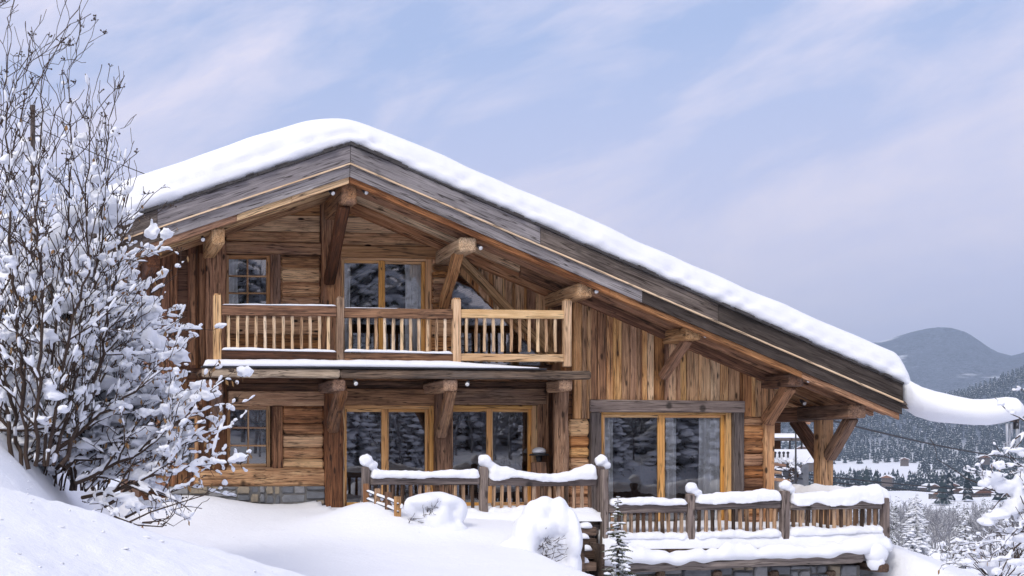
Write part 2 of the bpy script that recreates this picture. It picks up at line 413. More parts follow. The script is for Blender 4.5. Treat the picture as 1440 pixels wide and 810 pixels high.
# ---- purlins
def purlin(px, py, w, h, y0, y1, brace=None, mat='timber', rnd=0, bm='darkwood', bw=.22):
    p = at(px, py, y0); k = (YB + 1) / F
    mb = MB().beam(p, (p.x, y1, p.z), w * y0 / F, h * y0 / F, ch=.035, segs=5, jit=.008, rnd=rnd)
    o = cpart('purlin', mb, mat)
    if brace:
        a, b = at(*brace[0]), at(*brace[1])
        cpart('brace', MB().beam(a, b, bw, bw * .95, up=(1, 0, 0), ch=.025, segs=5, jit=.01), bm, o)
    return o
purlin(491, 272, 23, 30, 24.22, 36.4, ((463, 397, 25.86), (484, 288, 24.42)), 'timber', bw=.22)
purlin(308, 332, 18, 24, 24.22, 36.4, None, 'paletimber')
purlin(659, 343, 25, 21, 24.24, 36.4, ((623, 432, 25.86), (645, 352, 24.66)), 'paletimber', bw=.2, bm='log')
purlin(823, 408, 23, 22, 24.24, 36.4, None, 'paletimber')
purlin(976, 468, 24, 21, 24.24, 36.4, ((932, 531, 25.16), (967, 476, 24.5)), 'paletimber', bw=.19)
purlin(1121, 534, 24, 20, 24.24, 36.4, ((1078, 594, 25.16), (1111, 542, 24.5)), 'timber', bw=.24)
p5 = purlin(1207, 578, 28, 22, 24.24, 36.4, None, 'timber')
purlin(215, 366, 18, 20, 24.3, 36.4, None, 'darkwood')
# ---- walls
def rsub(rects, holes):
    for h in holes:
        out = []
        for (a, b, c, d) in rects:
            x0, x1, z0, z1 = max(a, h[0]), min(b, h[1]), max(c, h[2]), min(d, h[3])
            if x0 >= x1 or z0 >= z1: out.append((a, b, c, d)); continue
            if a < x0: out.append((a, x0, c, d))
            if x1 < b: out.append((x1, b, c, d))
            if c < z0: out.append((x0, x1, c, z0))
            if z1 < d: out.append((x0, x1, z1, d))
        rects = out
    return [q for q in rects if q[1] - q[0] > .004 and q[3] - q[2] > .004]
def quad(a, b, c, d): return [(a, c), (b, c), (b, d), (a, d)]
ZB = zat(640, 716, YL)          # threshold of the left rooms
ZD = zat(950, 762, YR)          # threshold of the big right door, level with the deck
WU = rect(317, 359, 380, 441, YL); DU = rect(477, 361, 607, 513, YL)
WL = rect(319, 571, 380, 657, YL); WS = rect(244, 584, 279, 657, YL)
DL1 = rect(479, 570, 611, 716, YL); DL2 = rect(631, 570, 757, 716, YL)
DR = rect(843, 578, 1029, 762, YR)
TRI = rect(632, 372, 772, 513, YL)
tri_top = at(634, 372, YL); tri_end = at(772, 513, YL)
holesL = [WU, DU, WL, WS, DL1, DL2, TRI]
xP = xat(318, YL)
# backing (the structural wall behind the boards)
mb = MB()
for q in rsub([(xW, xat(812, YL), -1.2, 9)], holesL): mb.poly(under(quad(*q), .42), YL + .09, YL + .26, 'x', 0)
for q in rsub([(xC - .12, xE, -1.6, 9)], [DR]): mb.poly(under(quad(*q), .42), YR + .09, YR + .26, 'x', 0)
mb.poly(clip(quad(*TRI), -(tri_end.z - tri_top.z), (tri_end.x - tri_top.x), -(tri_end.z - tri_top.z) * tri_top.x + (tri_end.x - tri_top.x) * tri_top.z) and [(tri_top.x + .05, TRI[3]), (TRI[1], TRI[3]), (TRI[1], TRI[2] + .02)], YL + .09, YL + .2, 'x', 0)
mb.poly(under(quad(xW, xE, -1.6, 9), .42), YBACK - .25, YBACK, 'x', 0)
for (a, y) in ((xW, YL + .26), (xE - .2, YR + .26)): mb.poly(under(quad(a, a + .2, -1.6, 9), .42), y, YBACK - .25, 'x', 0)
mb.box(xC - .12, xC + .06, YR + .1, YL + .1, -1.2, top(xC) - .5)
cpart('wall', mb, 'interior')
# interior floors and partitions
mb = MB()
ZF2 = zat(640, 514, YL)
mb.box(xW + .21, xE - .21, YL + .27, YBACK - .26, ZF2 - .25, ZF2); mb.box(xW + .21, xC - .1, YL + .27, YBACK - .26, ZB - .2, ZB - .01)
mb.box(xC - .1, xE - .21, YL + .27, YBACK - .26, ZD - .2, ZD - .01)
for px in (430, 620): mb.box(xat(px, YL) - .05, xat(px, YL) + .05, YL + .3, 32, ZF2 + .01, ZF2 + 3)
mb.box(xC - .06, xC + .06, YL + .3, YBACK - .26, ZD, ZF2 - .26)
mb.box(xW + .21, xE - .21, 31, 31.1, ZD, ZF2 - .26)
cpart('interior_floor', mb, 'interior')
# horizontal planks and logs on the left half
def rows(mb, x0, x1, z0, z1, hmin, hmax, Y, holes, yv=.012, th=.09, ch=.012, split=0, off=.40):
    z = z0
    while z < z1 - .02:
        h = random.uniform(hmin, hmax); zt = min(z1, z + h)
        if z1 - zt < hmin * .4: zt = z1
        xs = [x0]
        if split:
            while xs[-1] + split < x1 - .5: xs.append(xs[-1] + split * random.uniform(.6, 1.3))
        xs.append(x1)
        for a, b in zip(xs[:-1], xs[1:]):
            r = random.random(); yy = Y + random.uniform(-yv, yv)
            for q in rsub([(a + .002, b - .002, z + .004, zt - .004)], holes): mb.poly(under(quad(*q), off), yy, Y + th, 'x', ch, r)
        z = zt
def logs(mb, x0, x1, z0, z1, hmin, hmax, Y, bulge=.045, th=.09):
    z = z0
    while z < z1 - .03:
        h = random.uniform(hmin, hmax); zt = min(z1, z + h)
        if z1 - zt < hmin * .4: zt = z1
        mb.beam((x0, Y + .05, (z + zt) / 2), (x1, Y + .05, (z + zt) / 2), .10 + bulge, zt - z - .008, ch=.05, segs=max(2, int((x1 - x0) / .4)), jit=.007)
        z = zt
mb = MB()
rows(mb, xP, xat(636, YL), zat(450, 515, YL), zat(450, 452, YL) + 4.5, .24, .36, YL, [WU, DU, rect(317, 340, 452, 359, YL), rect(450, 240, 478, 515, YL), rect(474, 346, 614, 362, YL), rect(380, 358, 394, 442, YL)], split=0, ch=.014)
cpart('wall', mb, 'plank')
mb = MB()
logs(mb, xat(394, YL), xat(451, YL), zat(420, 440, YL), zat(420, 360, YL), .27, .34, YL - .03); cpart('wall', mb, 'log'); mb = MB()
for i in range(9):                                   # stacked log ends beside the balcony door
    a, b, c, d = rect(608, 364 + i * 9, 631, 372 + i * 9, YL); mb.beam((a, YL, (c + d) / 2), (b, YL, (c + d) / 2), .16, d - c, ch=.03, segs=2, jit=.01)
cpart('log_ends', mb, 'log'); mb = MB()
logs(mb, xat(396, YL), xat(456, YL), zat(420, 661, YL), zat(420, 571, YL), .21, .29, YL - .03); cpart('wall', mb, 'log'); mb = MB()
a, b, c, d = rect(272, 659, 457, 685, YL); mb.beam((a, YL - .03, (c + d) / 2), (b, YL - .03, (c + d) / 2), .2, d - c, ch=.05, segs=12, jit=.009)
cpart('sill_beam', mb, 'log')
mb = MB()
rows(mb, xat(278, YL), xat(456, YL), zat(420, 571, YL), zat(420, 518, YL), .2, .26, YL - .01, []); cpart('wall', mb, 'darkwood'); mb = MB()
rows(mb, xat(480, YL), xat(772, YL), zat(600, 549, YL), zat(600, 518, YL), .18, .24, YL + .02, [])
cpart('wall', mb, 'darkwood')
# lintels, posts and casings as trim of the facade
def trim(px0, py0, px1, py1, Y, mat, name='lintel', y0=-.06, y1=.1, ax='x', ch=.015, segs=4, jit=.005):
    a, b, c, d = rect(px0, py0, px1, py1, Y)
    mb = MB()
    if ax == 'x': mb.beam((a, Y + (y0 + y1) / 2, (c + d) / 2), (b, Y + (y0 + y1) / 2, (c + d) / 2), y1 - y0, d - c, ch=ch, segs=segs, jit=jit)
    else: mb.beam(((a + b) / 2, Y + (y0 + y1) / 2, c), ((a + b) / 2, Y + (y0 + y1) / 2, d), b - a, y1 - y0, up=(0, 1, 0), ch=ch, segs=segs, jit=jit)
    return cpart(name, mb, mat)
trim(316, 341, 451, 358, YL, 'timber'); trim(475, 347, 614, 363, YL, 'frame', y0=-.09)
trim(320, 550, 456, 571, YL, 'plank'); trim(481, 547, 612, 570, YL, 'plank', y0=-.05); trim(632, 546, 768, 569, YL, 'timber', y0=-.05)
trim(451, 268, 478, 516, YL, 'timber', 'post', -.13, .1, 'z', .03, 6, .008)
trim(289, 338, 317, 514, YL, 'log', 'post', -.14, .1, 'z', .03, 6, .008)
trim(266, 356, 289, 514, YL, 'darkwood', 'post', -.02, .1, 'z', .02)
trim(380, 358, 394, 442, YL, 'timber', 'window_casing', -.07, .1, 'z'); trim(382, 571, 397, 661, YL, 'log', 'window_casing', -.08, .1, 'z', .02)
trim(455, 534, 481, 718, YL, 'darkwood', 'post', -.20, .1, 'z', .06, 8, .014)
trim(610, 534, 634, 718, YL, 'darkwood', 'post', -.16, .1, 'z', .04, 7, .010)
trim(284, 534, 319, 664, YL, 'darkwood', 'post', -.12, .1, 'z', .04, 6, .010)
trim(756, 549, 771, 718, YL, 'timber', 'post', -.05, .1, 'z')
q = at(789, 545, YR - .1); cpart('post', MB().beam((q.x, q.y, zat(789, 720, YR - .1)), (q.x, q.y, zat(789, 540, YR - .1)), .30, .30, up=(0, 1, 0), rnd=12, segs=8, jit=.012, ch=.01), 'greybal')
trim(770, 545, 779, 718, YL, 'darkwood', 'post', .02, .1, 'z')
# vertical boards: left wing
mb = MB()
def vboards(mb, x0, x1, z0, z1, Y, holes, wmin, wmax, off=.40, yv=.012, batten=.45, gap=.011):
    x = x0
    while x < x1 - .02:
        w = random.uniform(wmin, wmax); x2 = min(x1, x + w); r = random.random(); yy = Y + random.uniform(-yv, yv)
        if x1 - x2 < wmin * .5: x2 = x1
        for q in rsub([(x + gap / 2, x2 - gap / 2, z0, z1)], holes): mb.poly(under(quad(*q), off), yy, Y + .09, 'z', .01, r)
        if random.random() < batten:
            r = random.random(); bw = random.uniform(.045, .10)
            for q in rsub([(x2 - bw / 2, x2 + bw / 2, z0, z1)], holes): mb.poly(under(quad(*q), off), Y - .045 + random.uniform(-.008, .008), Y - .013, 'z', .008, r)
        x = x2
vboards(mb, xW, xat(250, YL), zat(230, 690, YL), 9, YL, [WS], .14, .26)
vboards(mb, xat(264, YL), xat(289, YL), zat(280, 690, YL), 9, YL, [WS, rect(264, 518, 330, 534, YL)], .14, .22)
vboards(mb, xat(250, YL), xat(264, YL), zat(280, 690, YL), zat(280, 520, YL), YL + .01, [WS], .14, .22)
cpart('wall', mb, 'darkwood')
mb = MB()
a = xat(645, YL); z0 = zat(700, 512, YL)
n0 = len(mb.v)
x = a
while x < xat(812, YL) - .02:                        # boards above the triangular window, cut by its diagonal
    x2 = min(xat(812, YL), x + random.uniform(.13, .27)); yy = YL + random.uniform(-.01, .01)
    k = (tri_end.z - tri_top.z) / (tri_end.x - tri_top.x)
    pl = clip(quad(x + .004, x2 - .004, z0, 9), k, -1, k * tri_top.x - tri_top.z)
    mb.poly(under(pl, .40), yy, YL + .088, 'z', .01)
    if random.random() < .5: mb.poly(under(clip(quad(x2 - .03, x2 + .03, z0, 9), k, -1, k * tri_top.x - tri_top.z), .4), YL - .035, YL - .012, 'z', .006)
    x = x2
cpart('wall', mb, 'honey')
# right wing boards, logs and window surround
mb = MB()
HR = rect(827, 563, 1044, 775, YR)
lo = zat(820, 589, YR)
vboards(mb, xC, xat(827, YR), lo, 9, YR - .02, [], .13, .22); vboards(mb, xat(827, YR), xat(1044, YR), zat(940, 566, YR), 9, YR - .02, [], .12, .29); vboards(mb, xat(1044, YR), xE, zat(1060, 586, YR), 9, YR - .02, [], .12, .25)
cpart('wall', mb, 'honey')
mb = MB()
for y in np.arange(YR + .05, YL, .2): mb.box(xC - .16, xC - .121, y, y + .19, ZB - .6, top(xC) - .5, 'z')
cpart('wall', mb, 'darkwood')
mb = MB()
logs(mb, xat(799, YR), xat(829, YR), ZD - .3, lo, .21, .30, YR - .02); cpart('wall', mb, 'log'); mb = MB(); logs(mb, xat(1042, YR), xat(1074, YR), ZD - .3, zat(1060, 586, YR), .22, .33, YR - .02)
cpart('wall', mb, 'log')
trim(1072, 538, 1085, 765, YR, 'log', 'post', -.12, .1, 'z', .02)
trim(827, 563, 1044, 580, YR, 'greywood', 'lintel', -.12, .1); trim(828, 580, 843, 765, YR, 'greywood', 'window_casing', -.11, .1, 'z'); trim(1029, 580, 1043, 765, YR, 'greywood', 'window_casing', -.11, .1, 'z')
# stone plinth
mb = MB(); x0, x1, z0, z1 = rect(236, 683, 456, 722, YL)
def rubble(mb, x0, x1, z0, z1, Y, d=.022):
    x = x0
    while x < x1 - .03:
        x2 = min(x1, x + random.uniform(.28, .6)); x2 = x1 if x1 - x2 < .12 else x2; z = z0
        while z < z1 - .02:
            zt = min(z1, z + random.uniform(.08, .24)); zt = z1 if z1 - zt < .06 else zt; j = lambda k=.02: random.uniform(-k, k)
            xs_ = [x, x2] if random.random() < .45 or x2 - x < .3 else [x, x + (x2 - x) * random.uniform(.35, .65), x2]
            for a, b in zip(xs_[:-1], xs_[1:]):
                c_ = .012; e = (b - a) * .12
                mb.poly([(a + c_ + abs(j()), z + c_ + abs(j(.012))), (a + e + j(.02), z + c_), (b - c_ - abs(j()), z + c_ + abs(j(.012))), (b - c_, (z + zt) / 2 + j()), (b - c_ - abs(j(.03)), zt - c_ - abs(j(.012))), (a + e + j(.03), zt - c_), (a + c_, (z + zt) / 2 + j())], Y + random.uniform(-d, d), Y + .2, 'x', .022)
            z = zt
        x = x2
rubble(mb, x0, x1, z0, z1, YL - .14)
pl = cpart('stone_plinth', mb, 'stone'); mb = MB().box(x0, x1 - .02, YL - .11, YL + .08, z0 - .6, z1 - .012); cpart('mortar', mb, 'mortar', pl)
# ---- windows and doors
def pane(x0, x1, y, z0, z1): return MB().add([(x0, y, z0), (x1, y, z0), (x1, y, z1), (x0, y, z1)], [(0, 1, 2, 3)])
def window(r, Y, cols, nrows, fw=.075, mw=.035, mat='frame', y=.02):
    x0, x1, z0, z1 = r; mb = MB()
    mb.box(x0, x0 + fw, Y + y, Y + y + .08, z0, z1, 'z'); mb.box(x1 - fw, x1, Y + y, Y + y + .08, z0, z1, 'z')
    mb.box(x0 + fw, x1 - fw, Y + y, Y + y + .08, z0, z0 + fw); mb.box(x0 + fw, x1 - fw, Y + y, Y + y + .08, z1 - fw, z1)
    ix0, ix1, iz0, iz1 = x0 + fw, x1 - fw, z0 + fw, z1 - fw
    for i in range(1, cols): xx = ix0 + (ix1 - ix0) * i / cols; mb.box(xx - mw / 2, xx + mw / 2, Y + y + .012, Y + y + .07, iz0, iz1, 'z', .004)
    for i in range(1, nrows): zz = iz0 + (iz1 - iz0) * i / nrows; mb.box(ix0, ix1, Y + y + .015, Y + y + .066, zz - mw / 2, zz + mw / 2, 'x', .004)
    w = cpart('window', mb, mat)
    cpart('glass', pane(ix0 - .01, ix1 + .01, Y + y + .04, iz0 - .01, iz1 + .01), 'glass', w)
    mb = MB(); mb.box(x0 - .04, x1 + .04, Y - .09, Y + y + .06, z0 - .05, z0 - .004); cpart('window_sill', mb, mat, w)
    return w
window(WU, YL, 2, 3); window(WL, YL, 2, 3); window(WS, YL, 1, 3)
def sliding(r, Y, mull, fw, sw=.085, y=.03, mat='pine', handle=True):
    x0, x1, z0, z1 = r; mb = MB(); m0, m1 = xat(mull[0], Y), xat(mull[1], Y)
    mb.box(x0, x0 + fw[0], Y + y - .02, Y + y + .13, z0, z1, 'z'); mb.box(x1 - fw[1], x1, Y + y - .02, Y + y + .13, z0, z1, 'z')
    mb.box(x0 + fw[0], x1 - fw[1], Y + y - .02, Y + y + .13, z1 - .075, z1); mb.box(x0 + fw[0], x1 - fw[1], Y + y - .02, Y + y + .13, z0, z0 + .05)
    d = cpart('sliding_door', mb, mat); zc0, zc1 = z0 + .052, z1 - .077
    mid = (m0 + m1) / 2
    for (a, b, yy) in ((x0 + fw[0] + .002, mid + (m1 - m0) * .25, y), (mid - (m1 - m0) * .25, x1 - fw[1] - .002, y + .055)):
        ml = (m1 - m0) * (.75 if True else 1)
        la = .045 if a < mid - .2 else ml; lb = ml if a < mid - .2 else .075
        mb = MB()
        mb.box(a, a + la, Y + yy, Y + yy + .05, zc0, zc1, 'z'); mb.box(b - lb, b, Y + yy, Y + yy + .05, zc0, zc1, 'z')
        mb.box(a + la, b - lb, Y + yy, Y + yy + .05, zc1 - .06, zc1); mb.box(a + la, b - lb, Y + yy, Y + yy + .05, zc0, zc0 + .09)
        s = cpart('door_leaf', mb, mat, d)
        cpart('glass', pane(a + la - .01, b - lb + .01, Y + yy + .024, zc0 + .08, zc1 - .05), 'glass', d)
    if handle:
        mb = MB(); hz = z0 + (z1 - z0) * .44; hx = x0 + .05
        mb.tube([(hx, Y + y - .03, hz - .11), (hx, Y + y - .045, hz - .1), (hx, Y + y - .05, hz), (hx, Y + y - .045, hz + .1), (hx, Y + y - .03, hz + .11)], .013, 6); mb.box(hx - .022, hx + .022, Y + y - .032, Y + y - .019, hz - .14, hz + .14, 'z')
        cpart('handle', mb, 'steel', d)
    return d
sliding(DU, YL, (533, 543), (.07, .12), handle=False); sliding(DL1, YL, (537, 548), (.09, .10)); sliding(DL2, YL, (685, 695), (.05, .12)); sliding(DR, YR, (926, 938), (.08, .12), mat='pine', handle=False)
# triangular window with its diagonal brace
mb = MB().add([(TRI[0], YL + .055, TRI[2]), (TRI[1], YL + .055, TRI[2]), (tri_top.x, YL + .055, TRI[3])], [(0, 1, 2)])
tw = MB(); a = at(640, 357, YL - .06); b = at(786, 512, YL - .06)
tw.beam(a, b, .16, .27, up=(0, 1, 0), ch=.02, segs=6, jit=.006)
w = cpart('gable_window', MB().box(TRI[0], TRI[0] + .06, YL, YL + .09, TRI[2], TRI[3], 'z'), 'frame'); cpart('glass', mb, 'glass', w)
cpart('diagonal_brace', tw, 'paletimber', w)
# ---- balcony
YF = 24.5
mb = MB(); zt = zat(560, 519.5, YF); xb0, xb1 = xat(284, YF), xat(829, YF)
xx = xb0 + .02
while xx < xb1 - .05:
    x2 = min(xb1 - .03, xx + random.uniform(.16, .22)); mb.box(xx, x2 - .006, YF + .1, YL - .01 if x2 < xC - .2 else YR - .08, zt - .06 + random.uniform(-.004, .004), zt, 'y'); xx = x2
balcony = cpart('balcony', mb, 'deckdark')
xs = [xb0, xat(478, YF), xb1]
for a, b, m in ((xs[0], xs[1] - .01, 'beamgrey'), (xs[1], xs[2], 'beamgrey')):
    mb = MB(); zz = (zat(560, 519.5, YF) + zat(560, 532.5, YF)) / 2
    mb.beam((a, YF, zz), (b, YF, zz), .2, .175, ch=.03, segs=10, jit=.008); cpart('front_beam', mb, m, balcony)
cpart('edge_flashing', MB().box(xb0 - .02, xat(766, YF), YF - .14, YF + .12, zt + .004, zt + .035), 'darkmetal', balcony)
for px, w_ in ((303, 19), (478, 19), (634, 20), (797, 19)):
    q = at(px, 541, YF - .02); mb = MB().beam(q, (q.x, YL + .1 if px < 790 else YR, q.z), w_ * YF / F, 17 * YF / F, ch=.035, segs=5, jit=.008, rnd=0); cpart('joist', mb, 'timber', balcony)
for (a, b, w_) in (((467, 604, 25.82), (480, 545, 24.62), .24), ((620, 612, 25.85), (635, 545, 24.62), .22), ((303, 604, 25.85), (306, 546, 24.62), .22)):
    cpart('brace', MB().beam(at(*a), at(*b), w_, w_, up=(1, 0, 0), ch=.045, segs=6, jit=.012), 'timber', balcony)
# railing
YP = YF + .06
rl = MB()
def railseg(px0, px1, pyt0, pyt1, pyb0, pyb1, mat, parent=None):
    a = at(px0, pyt0, YP); b = at(px1, pyt1, YP)
rails = []
def hb(px0, py0, px1, py1, h, w, mat, name, parent, jit=.004):
    a = at(px0, py0, YP); b = at(px1, py1, YP); return cpart(name, MB().beam(a, b, w, h, ch=.012, segs=6, jit=jit), mat, parent)
railing = hb(311, 436.5, 473, 438, .20, .11, 'raildark', 'balcony_railing', chalet)
hb(483, 440, 636, 442, .19, .11, 'raildark', 'top_rail', railing); hb(646, 441, 792, 442.5, .17, .1, 'postlight', 'top_rail', railing)
hb(311, 499, 473, 500, .15, .1, 'raildark', 'bottom_rail', railing); hb(483, 502, 636, 503, .16, .1, 'raildark', 'bottom_rail', railing); hb(646, 502.5, 792, 504, .15, .1, 'postlight', 'bottom_rail', railing)
for px, w_, p0, p1 in ((305.5, 11, 415, 507), (478, 10.5, 419, 510), (641.5, 11.5, 421, 512), (797, 11, 423, 516)):
    q = at(px, p0, YP); b = at(px, p1, YP); w = w_ * YP / F
    mb = MB().beam(b, q, w, w, up=(0, 1, 0), ch=.012, segs=4, jit=.003); z = q.z - .06; mb.beam((q.x, YP, q.z), (q.x, YP, q.z + .025), w * .78, w * .78, up=(0, 1, 0), ch=.01)
    cpart('newel_post', mb, 'postlight' if px != 478 else 'greybal', railing)
bals = [MB().beam((0, 0, 0), (0, 0, .68), .058, .045, up=(0, 1, 0), ch=.01, segs=4, jit=.004).mesh('baluster', M['baluster']) for i in range(6)]
for (a, b, n, t0, t1) in ((311, 473, 12, 493, 494), (483, 636, 12, 495, 496), (646, 792, 11, 496, 497)):
    for i in range(n):
        px = a + (b - a) * (i + .85) / (n + .7); q = at(px, t0 + (t1 - t0) * i / n, YP)
        o = link('baluster', bals[random.randrange(6)], railing, (q.x + random.uniform(-.006, .006), YP + .01, q.z + .02)); o.rotation_euler = (0, random.uniform(-.012, .012), random.choice((0, math.pi)))
# ---- open porch at the right end
pp = at(1158, 600, 25.5); zt5 = zat(1207, 588, 24.24)
mb = MB().beam((pp.x, 25.5, ZD - .1), (pp.x, 25.5, zt5 + .01), .285, .285, up=(0, 1, 0), ch=.02, segs=6, jit=.005); post = cpart('porch_post', mb, 'timber')
for (y0, y1) in ((25.36, 24.55), (25.64, 26.6)):
    cpart('brace', MB().beam((pp.x + .03, y0, zt5 - .80), (pp.x + .03, y1, zt5 + .03), .22, .22, up=(1, 0, 0), ch=.02, segs=4, jit=.005), 'timber' if y1 < 25 else 'darkwood', post)
cpart('porch_beam', MB().beam((xE - .1, 26.2, zt5 + .12), (RE.x - .3, 26.2, zt5 + .12), .2, .3, ch=.02, segs=4, jit=.005), 'darkwood', post)
# ---- gutter at the right eave
g0 = at(1262, 571, YB + .3); g1 = at(1433, 592, YB - .9)
gm = MB()
for i in range(3):
    o = ((-.10, .06), (0, 0), (.10, .06))[i]
    gm.beam(g0 + Vector((0, o[0], o[1])), g1 + Vector((0, o[0], o[1])), .09 if i != 1 else .16, .07, ch=.01, segs=6, jit=.003)
gutter = cpart('gutter', gm, 'greywood'); cpart('gutter_outlet', MB().beam(g1 + Vector((-.06, 0, .12)), g1 + Vector((-.06, 0, -.16)), .10, .10, up=(0, 1, 0), rnd=8), 'darkmetal', gutter)
ice_pts = []
for i in range(9):
    q = g1 + Vector((random.uniform(-.32, .05), random.uniform(-.08, .08), -.05)); L = random.uniform(.2, .85)
    ice_pts.append([q, q + Vector((0, 0, -L * .3)), q + Vector((.004, 0, -L * .7)), q + Vector((0, 0, -L))])
t = NT('ice'); g = t.n('ShaderNodeTexCoord').outputs['Object']
M['ice'] = t.done(t.bsdf((.72, .76, .84), .15, t.bump(t.noise(g, 14.), .3, .02), .5, **{'Transmission Weight': .5, 'IOR': 1.31}))
for q in ice_pts: cpart('icicle', MB().tube(q, [.028, .022, .013, .003], 7), 'ice', gutter, True)
# ================================================================== SNOW HELPERS
import bmesh
def ico(n):
    b = bmesh.new(); bmesh.ops.create_icosphere(b, subdivisions=n, radius=1.); v = [x.co.copy() for x in b.verts]; f = [tuple(q.index for q in p.verts) for p in b.faces]; b.free(); return v, f
ICO1, ICO2, ICO3 = ico(1), ico(2), ico(3)
def blob(mb, c, r, ic=ICO2, amp=.25, fr=1.3, flat=.0, rot=0):
    sd = Vector((random.uniform(-50, 50), random.uniform(-50, 50), random.uniform(-50, 50))); vs = []
    ca, sa = math.cos(rot), math.sin(rot)
    for v in ic[0]:
        k = 1 + amp * noise.noise(v * fr + sd) + amp * .5 * noise.noise(v * fr * 2.3 + sd)
        z = v.z * k
        if z < 0: z *= (1 - flat)
        x, y = v.x * k * r[0], v.y * k * r[1]
        vs.append((c[0] + x * ca - y * sa, c[1] + x * sa + y * ca, c[2] + z * r[2]))
    mb.add(vs, ic[1])
def snowcap(mb, pts, hw, hh, nz=.35, m=11, droop=.03, step=.045):
    "a soft ridge of snow lying on a rail: pts is a list of base points, hw half width, hh height (numbers or functions of 0..1)"
    P = [Vector(p) for p in pts]; seg = [(P[i + 1] - P[i]).length for i in range(len(P) - 1)]; L = sum(seg); n = max(6, int(L / step)); vs = []; us = []
    sd = random.uniform(0, 99)
    for i in range(n + 1):
        q = i / n; d = q * L; k = 0
        while k < len(seg) - 1 and d > seg[k]: d -= seg[k]; k += 1
        p = P[k].lerp(P[k + 1], min(1, d / seg[k])); t = (P[k + 1] - P[k]).normalized(); sd_ = t.cross(Vector((0, 0, 1))).normalized()
        e = min(1, min(q, 1 - q) * L / .10); e = math.sqrt(max(0, 1 - (1 - e) ** 2)) * .96 + .04
        s = q * L
        h = (hh(q) if callable(hh) else hh) * (1 + nz * noise.noise(Vector((s * 2.1, sd, 0))) + nz * .5 * noise.noise(Vector((s * 7, sd, 3)))) * e
        w = (hw(q) if callable(hw) else hw) * (1 + nz * .5 * noise.noise(Vector((s * 3, sd, 9)))) * (.5 + .5 * e)
        dr = droop * (1 + 1.6 * noise.noise(Vector((s * 3.3, sd, 17)))) * e; dr2 = droop * (1 + 1.6 * noise.noise(Vector((s * 3.3, sd, 29)))) * e
        for j in range(m):
            a = math.pi * j / (m - 1); x = math.cos(a); z = math.sin(a) ** .8
            zz = h * z - (dr if j == 0 else dr2 if j == m - 1 else 0)
            v = p + sd_ * (w * (x if abs(x) < .9 else x * 1.02)) + Vector((0, 0, zz)); vs.append(v)
        vs.append(p + Vector((0, 0, -.005)))
    m1 = m + 1; fs = []
    for i in range(n):
        for j in range(m1):
            k = (j + 1) % m1; fs.append((i * m1 + j, (i + 1) * m1 + j, (i + 1) * m1 + k, i * m1 + k))
    fs.append(tuple(range(m1))); fs.append(tuple(n * m1 + j for j in range(m1 - 1, -1, -1)))
    mb.add(vs, fs)
def remesh(o, vox, sm=6, disp=0., ds=.2):
    a = o.modifiers.new('remesh', 'REMESH'); a.mode = 'VOXEL'; a.voxel_size = vox; a.use_smooth_shade = True
    b = o.modifiers.new('smooth', 'SMOOTH'); b.iterations = sm; b.factor = .5
    if disp:
        tx = bpy.data.textures.new('lumps', 'CLOUDS'); tx.noise_scale = ds; tx.noise_depth = 3
        d = o.modifiers.new('lumps', 'DISPLACE'); d.texture = tx; d.strength = disp; d.texture_coords = 'GLOBAL'; d.mid_level = .5
    return o
def S(t): t = 0. if t < 0 else 1. if t > 1 else t; return t * t * (3 - 2 * t)
# ================================================================== ROOF SNOW
def snow_on_roof():
    x0, x1 = LE.x - .12, RE.x + .33; n = 420
    prof = [(.14, -.01), (.05, .0), (.0, .05), (-.03, .13), (-.045, .22), (-.035, .30), (.015, .36), (.012, .46), (.05, .62), (.11, .78), (.2, .90), (.34, .97), (.7, 1.), (2.5, 1.03), (7, 1.0), (12.2, .96), (12.8, .7), (13., .3), (13., 0)]
    vs = []; k = .16
    for i in range(n + 1):
        x = x0 + (x1 - x0) * i / n
        a, b = RT.z - (RT.x - x) * SL, RT.z - (x - RT.x) * SR
        sm = min(a, b) - k * math.log(1 + math.exp(-abs(a - b) / k)); base = min(a, b)
        th = .70 + .14 * S((RT.x - x) / 1.5 + .3) + .05 * noise.noise(Vector((x * .45, 2, 0))) + .03 * noise.noise(Vector((x * 1.3, 5, 0)))
        er = min(1, (x1 - x) / .42); el = min(1, (x - x0) / .35); e = math.sqrt(max(0, 1 - (1 - min(er, el)) ** 2))
        sag = -.22 * max(0, (x - RE.x + .02) / .35) ** 2 if x > RE.x - .02 else 0
        for (y, h) in prof:
            h = h + .09 * noise.noise(Vector((x * .55, 8, 2))) * math.sin(math.pi * min(1, max(0, h))) if h < .5 else h
            f = max(0, min(1, h)); hb = base + .03 + sag
            z = hb + (sm + th - base - .03) * h * e - (0 if er >= 1 else (1 - e) * .05)
            yy = YB + .02 + y
            if y < .6:
                dn = Vector((x * .9, z * 5 - x * 1.6, 1)); w = math.sin(math.pi * min(1, max(0, (h + .05) / .95)))
                yy += w * (.06 * noise.noise(dn) + .03 * noise.noise(Vector((x * 2.2, z * 9, 4)))) + (1 - e) * .12
            if h > .5: z += .018 * noise.noise(Vector((x * 1.4, y * 1.2, 7)))
            if h <= .05: z += .018 * noise.noise(Vector((x * 6, 3, 1))) + .01
            vs.append((x, yy, z))
    m = len(prof); fs = []
    for i in range(n):
        for j in range(m):
            q = (j + 1) % m; fs.append((i * m + j, (i + 1) * m + j, (i + 1) * m + q, i * m + q))
    fs.append(tuple(range(m))); fs.append(tuple(n * m + j for j in range(m - 1, -1, -1)))
    mb = MB(); mb.add(vs, fs); o = mb.build('roof_snow', M['snow'], None, True, (RT.x, YB, RT.z))
    tag(o, 'thick rounded blanket of snow lying on the whole chalet roof', 'snow', kind='stuff')
snow_on_roof()
mb = MB()
